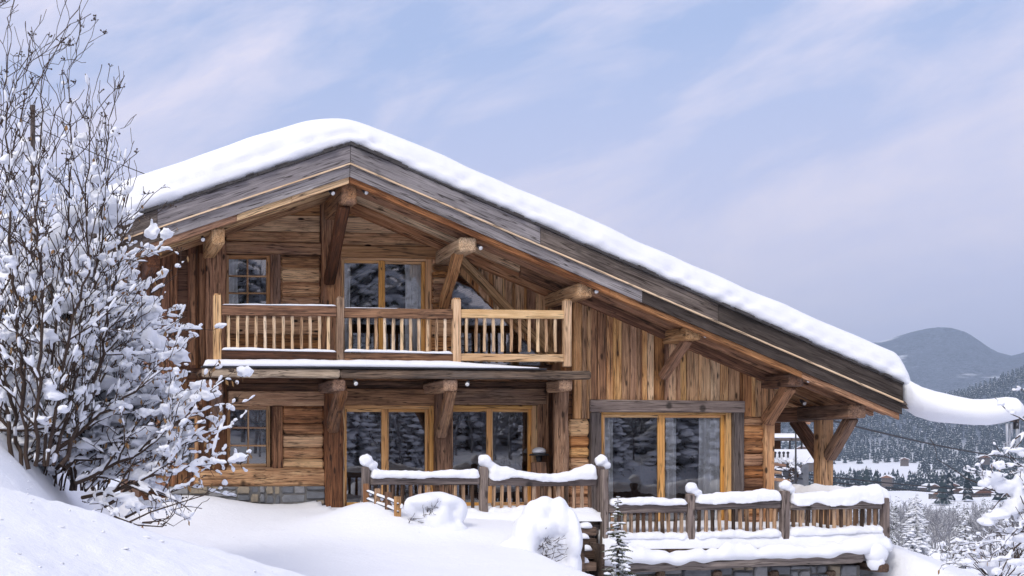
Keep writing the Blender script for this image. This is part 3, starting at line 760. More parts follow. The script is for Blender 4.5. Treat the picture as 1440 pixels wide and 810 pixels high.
pts = [(1262, 549, .4, 18), (1274, 556, .25, 24), (1290, 566, .12, 25), (1312, 573, -.05, 24.5), (1340, 577, -.3, 22), (1365, 580, -.5, 21), (1390, 580.5, -.66, 21), (1412, 578, -.8, 20), (1426, 577, -.9, 17), (1434, 579, -.95, 12), (1438, 581, -1., 5)]
vs = []; n = 24; rings = []
for i in range(len(pts) * 4 - 3):
    a, b = pts[i // 4], pts[min(len(pts) - 1, i // 4 + 1)]; f = (i % 4) / 4
    px, py, dy, r = [a[k] + (b[k] - a[k]) * f for k in range(4)]; Y = YB + dy; c = at(px, py, Y); rr = r * Y / F
    for j in range(n):
        q = 2 * math.pi * j / n; sx = math.cos(q) * rr * 1.35; sz = math.sin(q) * rr
        if sz < 0: sz *= .9
        k = 1 + .14 * noise.noise(Vector((c.x * 1.6, sx * 3, sz * 3)))
        vs.append((c.x + sx * .25, c.y + sx * .95 * k, c.z + sz * k))
m = len(vs) // n; fs = [(i * n + j, i * n + (j + 1) % n, (i + 1) * n + (j + 1) % n, (i + 1) * n + j) for i in range(m - 1) for j in range(n)]
fs += [tuple(range(n - 1, -1, -1)), tuple((m - 1) * n + j for j in range(n))]
mb.add(vs, fs); o = mb.build('gutter_snow', M['snow'], None, True, at(1340, 577, YB)); tag(o, 'long tongue of snow slid off the eave and lying along the gutter', 'snow', kind='stuff')
# balcony snow
mb = MB(); zt = zat(560, 519.5, YF) + .034
snowcap(mb, [(xb0 + .02, YF - .01, zt), (xat(480, YF), YF - .01, zt + .01), (xat(640, YF), YF, zt), (xat(758, YF), YF + .02, zt)], .15, lambda q: .135 * (1 if q < .72 else max(.2, 1 - (q - .72) * 3)), .12, droop=.0)
mb.build('balcony_snow', M['snow'], balcony, True)
mb = MB()
for (a, b, t0, h) in ((311, 473, 493, .05), (483, 636, 495.5, .05)):
    z = zat(a, t0, YP); snowcap(mb, [(xat(a, YP), YP - .01, z + .012), (xat(b, YP), YP - .01, z - .015)], .07, h, .5, droop=0)
for (a, b, t0, t1, h) in ((312, 473, 427.5, 429.5, .03), (483, 560, 432, 433, .014)):
    snowcap(mb, [(xat(a, YP), YP, zat(a, t0 + 1.2, YP)), (xat(b, YP), YP, zat(b, t1 + 1.2, YP))], .06, h, .5, droop=0)
mb.build('rail_snow', M['snow'], railing, True)
# ================================================================== TERRACE AND DECK
YT = 22.4; YD = 22.2; XT0, XT1 = xat(508, YT), xat(848, YT)
ZT = -.20; ZK = -.70
XD0, XD1 = xat(812, YD), xat(1252, YD)
ter = thing('terrace', (xat(680, YT), 24, -.6), 'snow covered upper timber terrace in front of the two left sliding doors', 'terrace')
mb = MB(); x = XT0
while x < XT1: mb.box(x, min(XT1, x + .19) - .006, YT - .1, YL - .02, ZT - .06, ZT, 'y'); x += .19
mb.build('decking', M['deckdark'], ter)
mb = MB(); mb.beam((XT0, YT, ZT - .16), (XT1, YT, ZT - .16), .16, .18, segs=6, jit=.006); mb.box(XT0 + .02, XT1 - .02, YT + .1, YT + .3, -1.6, ZT - .08); mb.build('edge_beam', M['greywood'], ter)
def snowsheet(name, x0, x1, y0, y1, f, parent, nx=110, ny=30):
    vs = []; fs = []
    for j in range(ny + 1):
        for i in range(nx + 1):
            x = x0 + (x1 - x0) * i / nx; y = y0 + (y1 - y0) * j / ny; vs.append((x, y, f(x, y)))
    w = nx + 1
    for j in range(ny):
        for i in range(nx): fs.append((j * w + i, j * w + i + 1, (j + 1) * w + i + 1, (j + 1) * w + i))
    n = len(vs); rim = [i for i in range(w)] + [j * w + nx for j in range(1, ny + 1)] + [ny * w + i for i in range(nx - 1, -1, -1)] + [j * w for j in range(ny - 1, 0, -1)]
    vs += [(vs[i][0], vs[i][1], f(None, None)) for i in rim]
    for k in range(len(rim)): q = (k + 1) % len(rim); fs.append((rim[q], rim[k], n + k, n + q))
    return MB().add(vs, fs).build(name, M['snow'], parent, True)
def N(x, y, s, k=0.): return noise.noise(Vector((x * s, y * s, k)))
def edge(d, r): return math.sqrt(max(0., 1 - (1 - min(1, max(0, d / r))) ** 2))
snowsheet('terrace_snow', XT0 - .12, XT1 - .02, YT - .24, YL - .03, lambda x, y: ZT + .004 if x is None else ZT + .01 + (.12 + .035 * N(x, y, 1.1) + .02 * N(x, y, 4.) + .07 * max(0, 1 - abs(y - YT + .02) / .3) * (1 + N(x * 2, 3, 1.7))) * edge(y - YT + .24, .2), ter)
# steps down to the lower deck
stp = thing('terrace_steps', (xat(826, 21.9), 22, ZK), 'dark timber steps between the upper terrace and the deck, snow on each tread', 'steps')
sm = MB(); st = MB()
for i in range(4):
    y = YT - .30 - .24 * i; zz = ZT - .10 - .19 * i; a, b = xat(813, y), xat(839, y)
    MB().box(a, b, y, y + .30, zz - .15, zz).build('tread', M['deckdark'], stp); MB().box(a + .03, b - .03, y + .305, y + .33, zz - .02, zz + .1).build('riser', M['deckdark'], stp)
    snowcap(sm, [(a + .03, y + .1, zz), ((a + b) / 2, y + .1, zz), (b - .05 - .06 * (i % 2), y + .1, zz)], .12, .09, .3, droop=.01)
for xa in (xat(811, 21.6) - .03, xat(841, 21.6) - .06): MB().box(xa, xa + .055, 21.3, YT - .02, -1.3, ZT - .35).build('stringer', M['deckdark'], stp)
sm.build('tread_snow', M['snow'], stp, True)
deck = thing('deck', (xat(1030, YD), 24, -1.2), 'lower snow covered timber deck on a stone base below the big right door', 'deck')
mb = MB(); x = XD0 + .5
while x < XD1 - .05: mb.box(x, min(XD1 - .05, x + .19) - .006, YD - .12, YR - .03, ZK - .06, ZK, 'y'); x += .19
x = xE + .05
while x < XD1 - .05: mb.box(x, min(XD1 - .05, x + .19) - .006, YR - .02, 29.5, ZK - .06, ZK, 'y'); x += .19
mb.build('decking', M['deckdark'], deck)
zb = (zat(1000, 783, YD - .25) + zat(1000, 802, YD - .25)) / 2
mb = MB(); mb.beam(at(815, 800, YD - .25), at(1212, 783, YD - .25), .24, .2, ch=.05, segs=14, jit=.012); mb.build('front_beam', M['greywood'], deck)
mb = MB()
for px, L in ((1232, .55), (1246, .2)):
    q = at(px, 797 if px < 1240 else 768, YD - .3); MB().beam((q.x, YD - L, q.z), (q.x, YD + 2.2, q.z), .2, .16, ch=.03, segs=4, jit=.01).build('joist', M['deckdark'], deck)
for px in (860, 930, 1010, 1090, 1170): q = at(px, 806, YD - .1); MB().beam((q.x, YD - .12, q.z - .02), (q.x, YD + 1.5, q.z - .02), .16, .14, ch=.03).build('joist', M['deckdark'], deck)
mb = MB(); xx = xat(826, YD); za = -2.9
rubble(mb, xx, xat(1205, YD), za, ZK - .32, YD - .06, .03)
sb = mb.build('stone_base', M['stone'], deck); MB().box(xx, XD1 - .6, YD + .0, YD + .25, za - .4, ZK - .34).build('mortar', M['mortar'], sb)
MB().box(XD1 - .75, XD1 - .55, YD + .1, 29.4, -2.6, ZK - .1).build('side_board', M['deckdark'], deck)
snowsheet('deck_snow', XD0 + .45, XD1 - .02, YD - .13, YR - .04, lambda x, y: ZK + .004 if x is None else ZK + .02 + (.30 + .05 * N(x, y, .9) + .03 * N(x, y, 3.3) + (.10 if x > xat(1110, YD) else 0) * max(0, 1 - abs(y - YD) / .8)) * edge(y - YD + .13, .22) * edge(XD1 - x, .3), deck)
mb = MB(); snowcap(mb, [at(826, 792, YD - .27), at(880, 788, YD - .27), at(960, 786, YD - .27), at(1080, 781, YD - .27), at(1250, 771, YD - .27)], lambda q: .18 + .05 * math.sin(q * 9), lambda q: .19 + .05 * math.sin(q * 14 + 1), .7, m=13, droop=.05)
for px, py, r in ((1232, 778, .2), (1232, 790, .16)): blob(mb, at(px, py, YD - .42 if px > 1200 else YD - .25), (r, r * .8, r), amp=.3)
mb.build('ledge_snow', M['snow'], deck, True)
snowsheet('deck_snow', xE + .1, XD1 - .02, YR - .02, 29.4, lambda x, y: ZK + .004 if x is None else ZK + .25 + .05 * N(x, y, .9), deck, 30, 30)
# ---- railings of terrace and deck
def grey_rail(name, label, posts, rail, bal, n, Y, group, snow_h, ret=None, bw=.062):
    root = thing(name, (xat(posts[0][0], Y), Y, at(posts[0][0], posts[0][2], Y).z), label, 'railing', group)
    for (px, p0, p1, w, cap) in posts:
        a, b = at(px, p1, Y), at(px, p0, Y); w_ = w * Y / F
        MB().beam(a, b, w_, w_, up=(0, 1, 0), ch=.02, segs=6, jit=.005).build('post', M['greywood'], root)
    smb = MB()
    for i in range(len(posts) - 1):
        pa, pb = posts[i][0] + posts[i][3] / 2, posts[i + 1][0] - posts[i + 1][3] / 2
        (t0, t1, h) = rail[i]; a, b = at(pa, t0 + h / 2, Y), at(pb, t1 + h / 2, Y)
        MB().beam(a, b, .11, h * Y / F, ch=.02, segs=7, jit=.008).build('top_rail', M['greywood'], root)
        lo0, lo1 = bal[i][1], bal[i][2]
        MB().beam(at(pa, lo0 + 4, Y), at(pb, lo1 + 4, Y), .09, .10, ch=.015, segs=6, jit=.006).build('bottom_rail', M['deckdark'], root)
        for k in range(n[i]):
            f = (k + .75) / (n[i] + .5); px = pa + (pb - pa) * f; z0 = at(px, lo0 + (lo1 - lo0) * f + 3, Y).z; z1 = at(px, t0 + (t1 - t0) * f + h * .6, Y).z
            MB().beam((at(px, 0, Y).x, Y + .01, z0), (at(px, 0, Y).x + random.uniform(-.012, .012), Y + .01, z1), bw, .05, up=(0, 1, 0), ch=.012, segs=3, jit=.004).build('baluster', M['deckbal'], root)
        s = snow_h[i]; q0, q1 = at(pa, t0, Y), at(pb, t1, Y)
        P = [q0.lerp(q1, f) + Vector((0, 0, .0)) for f in (0, .25, .5, .75, 1)]
        snowcap(smb, P, s[0], s[1], .28, m=13, droop=s[2])
        lowr = [at(pa, lo0 + .5, Y), at((pa + pb) / 2, (lo0 + lo1) / 2, Y), at(pb, lo1, Y)]
        snowcap(smb, lowr, .09, .12, .6, droop=.02)
        for k in range(n[i] + 1):
            f = (k + .25) / (n[i] + .5); px = pa + (pb - pa) * f; c = at(px, lo0 + (lo1 - lo0) * f - 2, Y); r = random.uniform(.05, .085); blob(smb, (c.x, Y, c.z), (.075, .09, r * 1.3), ICO1, .2)
    for (px, p0, p1, w, cap) in posts:
        if cap: c = at(px, p0 - cap * .45, Y); r = cap * Y / F * .49; blob(smb, (c.x + .02, c.y, c.z), (r * 1.05, r, r), ICO3, .22)
        if cap: blob(smb, (c.x + .10, c.y, c.z - r * .75), (r * 1.1, r * .85, r * .7), ICO2, .22)
    remesh(smb.build('rail_snow', M['snow'], root, True), .022, 2, .03, .10)
    return root
tr = grey_rail('terrace_railing', 'grey timber railing of the upper terrace with deep snow along its rail', [(514, 656, 728, 11, 19), (680, 656, 742, 11.5, 19), (844, 656, 782, 11, 18)],
    [(671, 671, 11), (671, 672, 12)], [(683, 722, 723), (683, 722, 723)], [12, 13], YT, 'railings below the chalet', [(.12, lambda q: .11 + .05 * (2 * q - 1) ** 2, .02), (.14, lambda q: .10 + .2 * abs(2 * q - 1) ** 4 + .03 * math.sin(q * 9), .05)])
dr = grey_rail('deck_railing', 'long grey railing of the lower deck with snow heaped at its right end', [(850, 660, 780, 10, 0), (970.5, 694, 776, 11, 17), (1103, 690, 771, 12, 17), (1244, 700, 770, 11, 0)],
    [(709, 708, 13), (706, 703, 12), (705, 703, 13)], [(720, 757, 757), (718, 756, 754), (718, 752, 748)], [12, 12, 13], YD, 'railings below the chalet', [(.12, .12, .03), (.13, lambda q: .13 + .06 * q, .03), (.18, lambda q: .16 + .17 * q * q, .07)])
mb = MB(); xr = at(1244, 700, YD).x; zr = at(1244, 708, YD).z
mb.beam((xr, YD + .05, zr), (xr, 27.5, zr), .1, .15, segs=4); mb.build('side_rail', M['greywood'], dr)
for k in range(24): MB().beam((xr, YD + .25 + k * .2, ZK + .1), (xr, YD + .25 + k * .2, zr), .05, .062, up=(0, 1, 0), ch=.01).build('baluster', M['greybal'], dr)
MB().beam((xr, 25.1, ZK), (xr, 25.1, zr + .2), .13, .13, up=(0, 1, 0)).build('post', M['greywood'], dr)
mb = MB(); snowcap(mb, [(xr, YD, zr + .07), (xr, 24, zr + .07), (xr, 27.4, zr + .07)], .17, .22, .3, droop=.05); mb.build('side_snow', M['snow'], dr, True)
pf = thing('picket_fence', (xat(535, 21.5), 21.5, -.2), 'short run of four wide brown pickets with snowy cross wires beside the terrace railing', 'fence')
pc = []
for (px, p0, p1, Y, w) in ((515, 680, 714, 22.15, 9), (531, 687, 722, 21.8, 10), (546, 692, 730, 21.45, 10), (559, 698, 736, 21.1, 10)):
    a, b = at(px, p1, Y), at(px, p0, Y); MB().beam(a, b, w * Y / F, .03, up=(0, 1, 0), ch=.006, segs=3, jit=.003).build('picket', M['timber'], pf); pc.append((px, p0, Y))
mb = MB(); sm = MB()
for dp in (11, 22):
    pts = [at(px + 1, p0 + dp, Y - .03) for px, p0, Y in pc]; mb.tube(pts, .014, 5); snowcap(sm, [p + Vector((0, 0, .012)) for p in pts], .028, .035, .5, m=7, droop=.0)
for px, p0, Y in pc: sm_c = at(px + 6, p0 + 14, Y - .03); blob(sm, sm_c, (.035, .03, .05), ICO1)
mb.build('wire', M['darkmetal'], pf); sm.build('wire_snow', M['snow'], pf, True)
# ================================================================== TERRAIN (one sheet, from the yard to the far ridges)
def S(t): t = 0. if t < 0 else 1. if t > 1 else t; return t * t * (3 - 2 * t)
def near(x, y):
    yy = min(26., max(9., y)); z = -.068 * (26 - yy)
    z += (2.2 + .03 * max(0, -x)) * S((1.3 - x) / 2.6) * S((y - 9) / 3.) * (1 - .45 * S((y - 20) / 6.))
    z += .26 * math.exp(-((x - 2.4) / 1.1) ** 2 - ((y - 25.) / 1.3) ** 2)
    xd = 7.0 + .9 * S((y - 19.4) / 1.4); z -= S((x - xd) / 1.4) * S((23.2 - y) / .8) * 1.45
    z += .12 * S((x - 4.5) / 1.) * S((8.4 - x) / .8) * S((y - 19.5) / 1.5)
    if x > 9: z -= .9 * S((x - 9) / 1.) * S((y - 22.4) / 1.)
    if x > 14.6: z = z * (1 - S((x - 14.6) / .8)) + S((x - 14.6) / .8) * (-.50 - .34 * max(0, x - 15.4) * (1 if x < 23 else 1) - .10 * max(0, y - 25) - .22 * max(0, 23.5 - y))
    z += .34 * math.exp(-((x - 5.2) / 1.0) ** 2 - ((y - 22.0) / 1.3) ** 2)
    if y < 26.0 and 4.9 < x < 9.4: z = min(z, -.30) if y > YT + .1 and x > 5.1 else z
    cx = .78 - .3 * (x + .55) + .05 * N(x, y, .9)
    bank = cx - .07 * (10 - y) if y < 10 else cx - .75 * (y - 10) * (.6 + .4 * S((y - 10) / 1.))
    if y < 13: z = max(z, bank) + .06 * math.exp(-abs(z - bank) * 9)
    if xW - .05 < x < xE + .05 and y > 26.12: z = min(z, -1.35)
    if 9.6 < x < 15.0 and 22.25 < y < 26.2: z = min(z, -1.5)
    a = .030 * N(x, y, .55, 3) + .014 * N(x, y, 1.9, 5) + .006 * N(x, y, 5., 8)
    if y < 12 or x > 15: a = a * 1.3 + .012 * N(x, y, 7.5, 2) + .006 * N(x, y, 17., 2)
    return z + a
RP = [(30, 800), (40, 806), (80, 793), (150, 775), (300, 744), (600, 716), (1200, 700), (1800, 688), (2300, 668), (2700, 640), (3200, 592)]
SIL1 = ([-400, 600, 900, 1100, 1200, 1300, 1360, 1400, 1440, 1520, 1800], [600, 590, 580, 572, 575, 566, 552, 537, 522, 500, 480])
SIL2 = ([-600, 200, 700, 1000, 1150, 1235, 1262, 1285, 1305, 1322, 1340, 1360, 1385, 1405, 1425, 1445, 1500, 1700, 2200], [560, 540, 530, 512, 497, 479, 470, 464.5, 461, 460.5, 462, 469, 484, 495, 500, 496, 480, 500, 520])
def far(x, y):
    d = x * SY + y * CYW; s = x * CYW - y * SY; r = math.hypot(x, y)
    if d > .25 * abs(s) and d > 1:
        px = CX + F * s / d; px = max(-600, min(2200, px))
        w = max(0, min(1, (d / max(1, abs(s)) - .25) / .4)) if abs(s) > 0 else 1
        s1 = np.interp(px, *SIL1); s2 = np.interp(px, *SIL2)
        prof = RP + [(3700, s1 + 9), (4300, s1), (5000, s1 + 25), (6000, (s1 + s2) / 2 + 5), (7200, s2), (9000, s2 + 60), (14000, 640)]
        py = np.interp(r, [p[0] for p in prof], [p[1] for p in prof])
        z = ZC + (640 - py) / F * d
        z += N(x, y, .004, 1) * min(6, r * .01) + N(x, y, .02, 1) * min(1.5, r * .006)
        if 3300 < r < 8000: z += (abs(N(x, y, .0016, 3)) - .25) * 40 + N(x, y, .006, 5) * 14
        return z * w + (1 - w) * 10
    return .05 * max(0, r - 8)
def ground(x, y):
    r = math.hypot(x, y)
    d = x * SY + y * CYW
    if r > 48: return far(x, y)
    w = S((r - 28) / 18.)
    n = near(x, y) if y > -2 else .12 * (-y) + .2 + .1 * N(x, y, .5)
    return n if w <= 0 else n * (1 - w) + far(x, y) * w
azs = list(np.linspace(R(-32), R(40), 330)) + list(np.linspace(R(41), R(327), 90))
rs = [1.2]
while rs[-1] < 13500: rs.append(rs[-1] * (1.0125 if rs[-1] < 40 else 1.03 if rs[-1] < 2000 else 1.012))
vs = [(0, 0, ground(.01, .01))]; na = len(azs)
for r in rs:
    for a in azs:
        a2 = a + YAW; x, y = r * math.sin(a2), r * math.cos(a2); vs.append((x, y, ground(x, y)))
fs = [(0, 1 + (i + 1) % na, 1 + i) for i in range(na)]
for k in range(len(rs) - 1):
    b = 1 + k * na; c = b + na
    fs += [(b + i, b + (i + 1) % na, c + (i + 1) % na, c + i) for i in range(na)]
def groundmat():
    t = NT('snow_ground'); pos = t.n('ShaderNodeNewGeometry'); p = pos.outputs['Position']
    n1 = t.noise(p, .9, 5, .55); n2 = t.noise(p, 9., 6, .68); n3 = t.noise(p, 45., 3, .6)
    h = t.math('ADD', t.math('MULTIPLY', n1, .55), t.math('ADD', t.math('MULTIPLY', n2, .24), t.math('MULTIPLY', n3, .05)))
    ln = t.n('ShaderNodeVectorMath', operation='LENGTH'); t.l(p, ln.inputs[0]); d = ln.outputs['Value']
    # wooded slopes on the far hills: patches of frosted forest
    f1 = t.noise(p, .0022, 6, .6); f2 = t.noise(t.map(p, (1, 1, .5)), .05, 3, .6); f3 = t.noise(t.map(p, (1, 1, .35)), .14, 2, .7)
    tree = t.mix(t.ramp(t.math('ADD', t.math('MULTIPLY', f2, .4), t.math('MULTIPLY', f3, .6)), [(.40, 0.), (.62, 1.)]), (.02, .028, .04), (.22, .25, .32))
    far_ = t.math('MULTIPLY', t.ramp(t.math('DIVIDE', d, 10000.), [(.255, 0.), (.30, 1.)]), t.ramp(f1, [(.33, 0.), (.40, 1.)]))
    col = t.mix(far_, (.84, .86, .92), tree)
    nz = t.n('ShaderNodeMath', operation='LESS_THAN'); t.l(d, nz.inputs[0]); nz.inputs[1].default_value = 300.
    b = t.n('ShaderNodeBump'); b.inputs['Distance'].default_value = .12; t.l(h, b.inputs['Height']); t.l(t.math('MULTIPLY', nz.outputs[0], .62), b.inputs['Strength'])
    return t.done(t.bsdf(col, .7, b.outputs[0], .2))
M['ground'] = groundmat()
me = bpy.data.meshes.new('ground'); me.from_pydata(vs, [], fs); me.polygons.foreach_set('use_smooth', [True] * len(fs)); me.materials.append(M['ground'])
tag(link('ground', me), 'snow covered ground running from the yard down into the valley and far hills', 'ground', kind='structure')

# clods of snow fallen from the bushes onto the bank and the yard
mb = MB(); rg = random.Random(9)
for k in range(170):
    Y = rg.uniform(5.5, 13) if k < 110 else rg.uniform(12, 24); px = rg.uniform(-40, 420) if k < 110 else rg.uniform(180, 620); x = xat(px, Y)
    if px > 250 and rg.random() < .6: continue
    r = rg.uniform(.004, .016) * (1.6 if rg.random() < .1 else 1); blob(mb, (x, Y, ground(x, Y) + r * .2), (r * rg.uniform(.8, 1.6), r, r * .5), ICO2, .9, 1.6)
tag(mb.build('snow_clods', M['snowfine'], None, True), 'small clods of snow scattered over the bank and yard', 'snow', kind='stuff')
# ================================================================== PLANTS
def rdir(t, ang, az):
    a = t.orthogonal().normalized(); b = t.cross(a); return (t * math.cos(ang) + (a * math.cos(az) + b * math.sin(az)) * math.sin(ang)).normalized()
class Shrub:
    def __init__(s, snowp=.6, clump=.05, upward=.25, twig=.5, tips=.0, size=1., leaves=.0, zsnow=None):
        s.vox = 0; s.b = MB(); s.s = MB(); s.lf = MB(); s.snowp, s.clump, s.up, s.twig, s.tips, s.size, s.leaves, s.zsnow = snowp, clump, upward, twig, tips, size, leaves, zsnow
    def snow_f(s, p): return 1. if s.zsnow is None else max(.0, min(1., (s.zsnow[1] - p.z) / (s.zsnow[1] - s.zsnow[0])))
    def limb(s, pts, r0, r1, lv, dens):
        "a limb through pts (resampled, jittered) that throws off twigs"
        P = [Vector(p) for p in pts]; Q = [P[0]]
        step = .16 * s.size if lv < 2 else .085 * s.size
        for i in range(len(P) - 1):
            n = max(1, int((P[i + 1] - P[i]).length / step))
            for k in range(1, n + 1):
                j = .018 * s.size if lv < 2 else .012 * s.size
                Q.append(P[i].lerp(P[i + 1], k / n) + Vector((random.gauss(0, j), random.gauss(0, j), random.gauss(0, j))))
        m = len(Q); rad = [r0 + (r1 - r0) * i / max(1, m - 1) for i in range(m)]
        s.b.tube(Q, rad, 6 if r0 > .02 else 4 if lv < 2 else 3, cap=False)
        L = sum((Q[i + 1] - Q[i]).length for i in range(m - 1))
        for i in range(m):
            f = i / max(1, m - 1); t = (Q[min(m - 1, i + 1)] - Q[max(0, i - 1)])
            if t.length < 1e-6: continue
            t.normalize(); p = Q[i]; sf = s.snow_f(p)
            hor = 1 - abs(t.z) ** 2
            if i < m - 1 and random.random() < s.snowp * sf * (.25 + .75 * hor):
                q = Q[i + 1]; rr = (max(.012, rad[i] * .95) + random.uniform(0, .014)) * (.8 + .4 * s.size); o = Vector((0, 0, rad[i] + rr * .45))
                s.s.tube([p + o * .4, p.lerp(q, .3) + o, p.lerp(q, .7) + o * 1.05, q + o * .4], [rr * .35, rr, rr * .95, rr * .35], 5)
            if random.random() < s.clump * sf * (1.6 if lv >= 1 else .9):
                r = random.uniform(.03, .085) * s.size * (1.6 if random.random() < .18 else 1); o = r * .3 + rad[i]
                az = math.atan2(t.y, t.x)
                for e in range(1 if r < .045 else 3):
                    g = random.uniform(.5, .85) if r >= .045 else .9; c = p + Vector((0, 0, o)) + (t * random.uniform(-.7, .7) + Vector((random.uniform(-.4, .4), random.uniform(-.4, .4), random.uniform(-.3, .15)))) * r * (1 if r >= .045 else 0)
                    blob(s.s, c, (r * g * random.uniform(.9, 1.5), r * g * random.uniform(.8, 1.2), r * g * random.uniform(.6, .95)), ICO2 if r > .045 else ICO1, .85, 1.5, .2, az)
            if s.leaves and lv >= 1 and random.random() < s.leaves * sf:
                a = rdir(t, 1.4, random.uniform(0, 6.28)); d = Vector((random.gauss(0, .3), random.gauss(0, .3), -1)).normalized(); l = random.uniform(.045, .085)
                q0 = p; w = a * l * .3; s.lf.add([q0, q0 + d * l * .5 + w, q0 + d * l + a * .008, q0 + d * l * .5 - w * .8], [(0, 1, 2, 3)])
            if f < .08 and lv == 0: continue
            if lv < 3 and random.random() < dens[lv]:
                ang = random.uniform(.4, 1.05); d = rdir(t, ang, random.uniform(0, 6.283))
                d = (d + Vector((0, 0, s.up * random.uniform(.3, 1.4)))).normalized()
                l = {0: random.uniform(.5, 1.3), 1: random.uniform(.25, .7), 2: random.uniform(.1, .3)}[lv] * s.size * (1.15 - .5 * f)
                bend = Vector((random.gauss(0, .18), random.gauss(0, .18), random.gauss(s.up * .5, .15))) * l
                s.limb([p, p + d * l * .5, p + d * l + bend * .6], min(rad[i] * .7, .02 * s.size * (.62 ** lv) + .004), .0035 + .001 * (2 - lv), lv + 1, dens)
        if lv >= 1 and random.random() < s.tips:
            p = Q[-1]
            for k in range(random.randint(4, 7)):
                d = Vector((random.gauss(0, 1), random.gauss(0, 1), random.uniform(.1, 1.2))).normalized() * random.uniform(.03, .075) * s.size
                s.b.tube([p, p + d], [.003, .004], 3, cap=False); blob(s.s if random.random() < .5 else s.b, p + d, (.011, .011, .010), ICO1, .2)
    def build(s, name, label, loc, group, cat='shrub', mat='bark'):
        r = thing(name, loc, label, cat, group)
        s.b.build('branches', M[mat], r, True)
        if s.s.v:
            o = s.s.build('snow', M['snowfine'], r, True)
            if s.vox: remesh(o, s.vox, 2)
        if s.lf.v: s.lf.build('leaves', M['leaf'], r)
        return r
def base(px, py, Y):
    p = at(px, py, Y); return Vector((p.x, Y, ground(p.x, Y) - .1))
G1 = 'snowy shrubs on the left bank'
def pix(Y, *pp):
    out = []
    for i, q in enumerate(pp): out.append(at(q[0], q[1], Y + (q[2] if len(q) > 2 else 0)))
    return out
# tall upright bush: stems rising to the top left of the picture
s = Shrub(.55, .03, .45, tips=.16, zsnow=(1.8, 5.2), leaves=.05, size=.9)
for pp in (((62, 655), (70, 540), (92, 340, .1), (102, 220, .2), (98, 120, .25)), ((40, 660), (30, 500, -.2), (14, 320, -.3), (8, 170, -.3), (12, 60, -.2)),
           ((75, 655), (110, 520, .2), (134, 400, .3), (148, 280, .3), (150, 165, .5)), ((20, 660), (-10, 450), (-40, 240, -.2), (-60, 60, .2)), ((85, 655), (130, 560, .4), (158, 420, .5), (172, 330, .4), (180, 250, .5)),
           ((50, 655), (58, 480, -.5), (52, 300, -.7), (60, 160, -.7), (62, 95, -.7)), ((66, 655), (90, 500, -.3), (124, 380, -.5), (122, 260, -.6), (126, 170, -.6)), ((30, 655), (0, 480, .5), (-20, 330, .6), (-2, 190, .6), (30, 100, .5))):
    s.limb(pix(13.6, *pp), random.uniform(.02, .028), .005, 0, (.78, .56, .3))
s.vox = .013; s.build('upright_shrub', 'tall leafless bush with upright dark stems and clustered twig tips at the left edge', base(60, 640, 13.6), G1)
# arching bush leaning to the right over the yard
s = Shrub(.75, .06, .05, tips=.12, leaves=.16, size=.8)
for pp in (((70, 645), (100, 615, -.1), (145, 583, -.2), (185, 560, -.3), (222, 538, -.4), (246, 520, -.4)), ((105, 680), (150, 658), (200, 640, -.1), (240, 615, -.2), (275, 590, -.3), (308, 560, -.3)),
           ((150, 712), (190, 690), (235, 665, -.2), (270, 632, -.2), (300, 610, -.2), (318, 600, -.2)), ((60, 650), (90, 590, .3), (120, 530, .4), (165, 490, .4), (195, 475, .4), (230, 455, .4)),
           ((50, 650), (70, 560, .5), (105, 480, .7), (145, 430, .7), (165, 415, .7), (185, 408, .7)), ((115, 700), (170, 690, -.3), (225, 672, -.4), (290, 655, -.4), (330, 640, -.3)),
           ((185, 728), (215, 715), (245, 700), (270, 692), (290, 686)), ((120, 690), (160, 640, .5), (220, 600, .6), (240, 570, .6), (262, 548, .6)), ((90, 660), (150, 610, .8), (215, 560, .9), (222, 540, .9), (238, 515, .9)),
           ((0, 605), (60, 603), (120, 600), (170, 585, .2), (220, 580, .4))):
    pp = [(q[0] - 26 * max(0, (q[0] - 120) / 180),) + tuple(q[1:]) for q in pp]
    s.limb(pix(14.4, *pp), random.uniform(.018, .030), .005, 0, (.95, .55, .28))
s.vox = .013; s.build('arching_shrub', 'snow laden bush with brown leaves arching right toward the chalet wall', base(110, 680, 14.4), G1)
# dense snow-filled thicket behind, in front of the left wing
s = Shrub(.85, .11, .1, leaves=.16, tips=.1, size=.85)
for k in range(46):
    x0 = random.uniform(-30, 150); x1 = x0 + random.uniform(-30, 120); y1 = random.uniform(300, 560)
    x1 = min(x1, 185); y1 = max(y1, 330 + max(0, x1 - 130) * 1.6)
    s.limb(pix(15.6 + random.uniform(-.5, .6), (x0, 690), (x0 * .6 + x1 * .4 + random.uniform(-15, 15), 600 * .6 + y1 * .4, .1), (x1, y1, .2)), random.uniform(.014, .022), .005, 0, (.8, .52, .24))
for k in range(22):
    x0 = random.uniform(20, 150); x1 = x0 + random.uniform(30, 110); y0 = 650 + max(0, x0 - 60) * .55; y1 = y0 - random.uniform(20, 110)
    s.limb(pix(14.9 + random.uniform(-.3, .5), (x0, y0), ((x0 + x1) / 2, (y0 + y1) / 2 - 12, .1), (min(x1, 240), y1, .1)), random.uniform(.012, .02), .005, 0, (.9, .55, .24))
s.vox = .016; s.build('snowy_thicket', 'dense thicket buried in clumps of snow in front of the left wing of the chalet', base(100, 690, 15.6), G1)
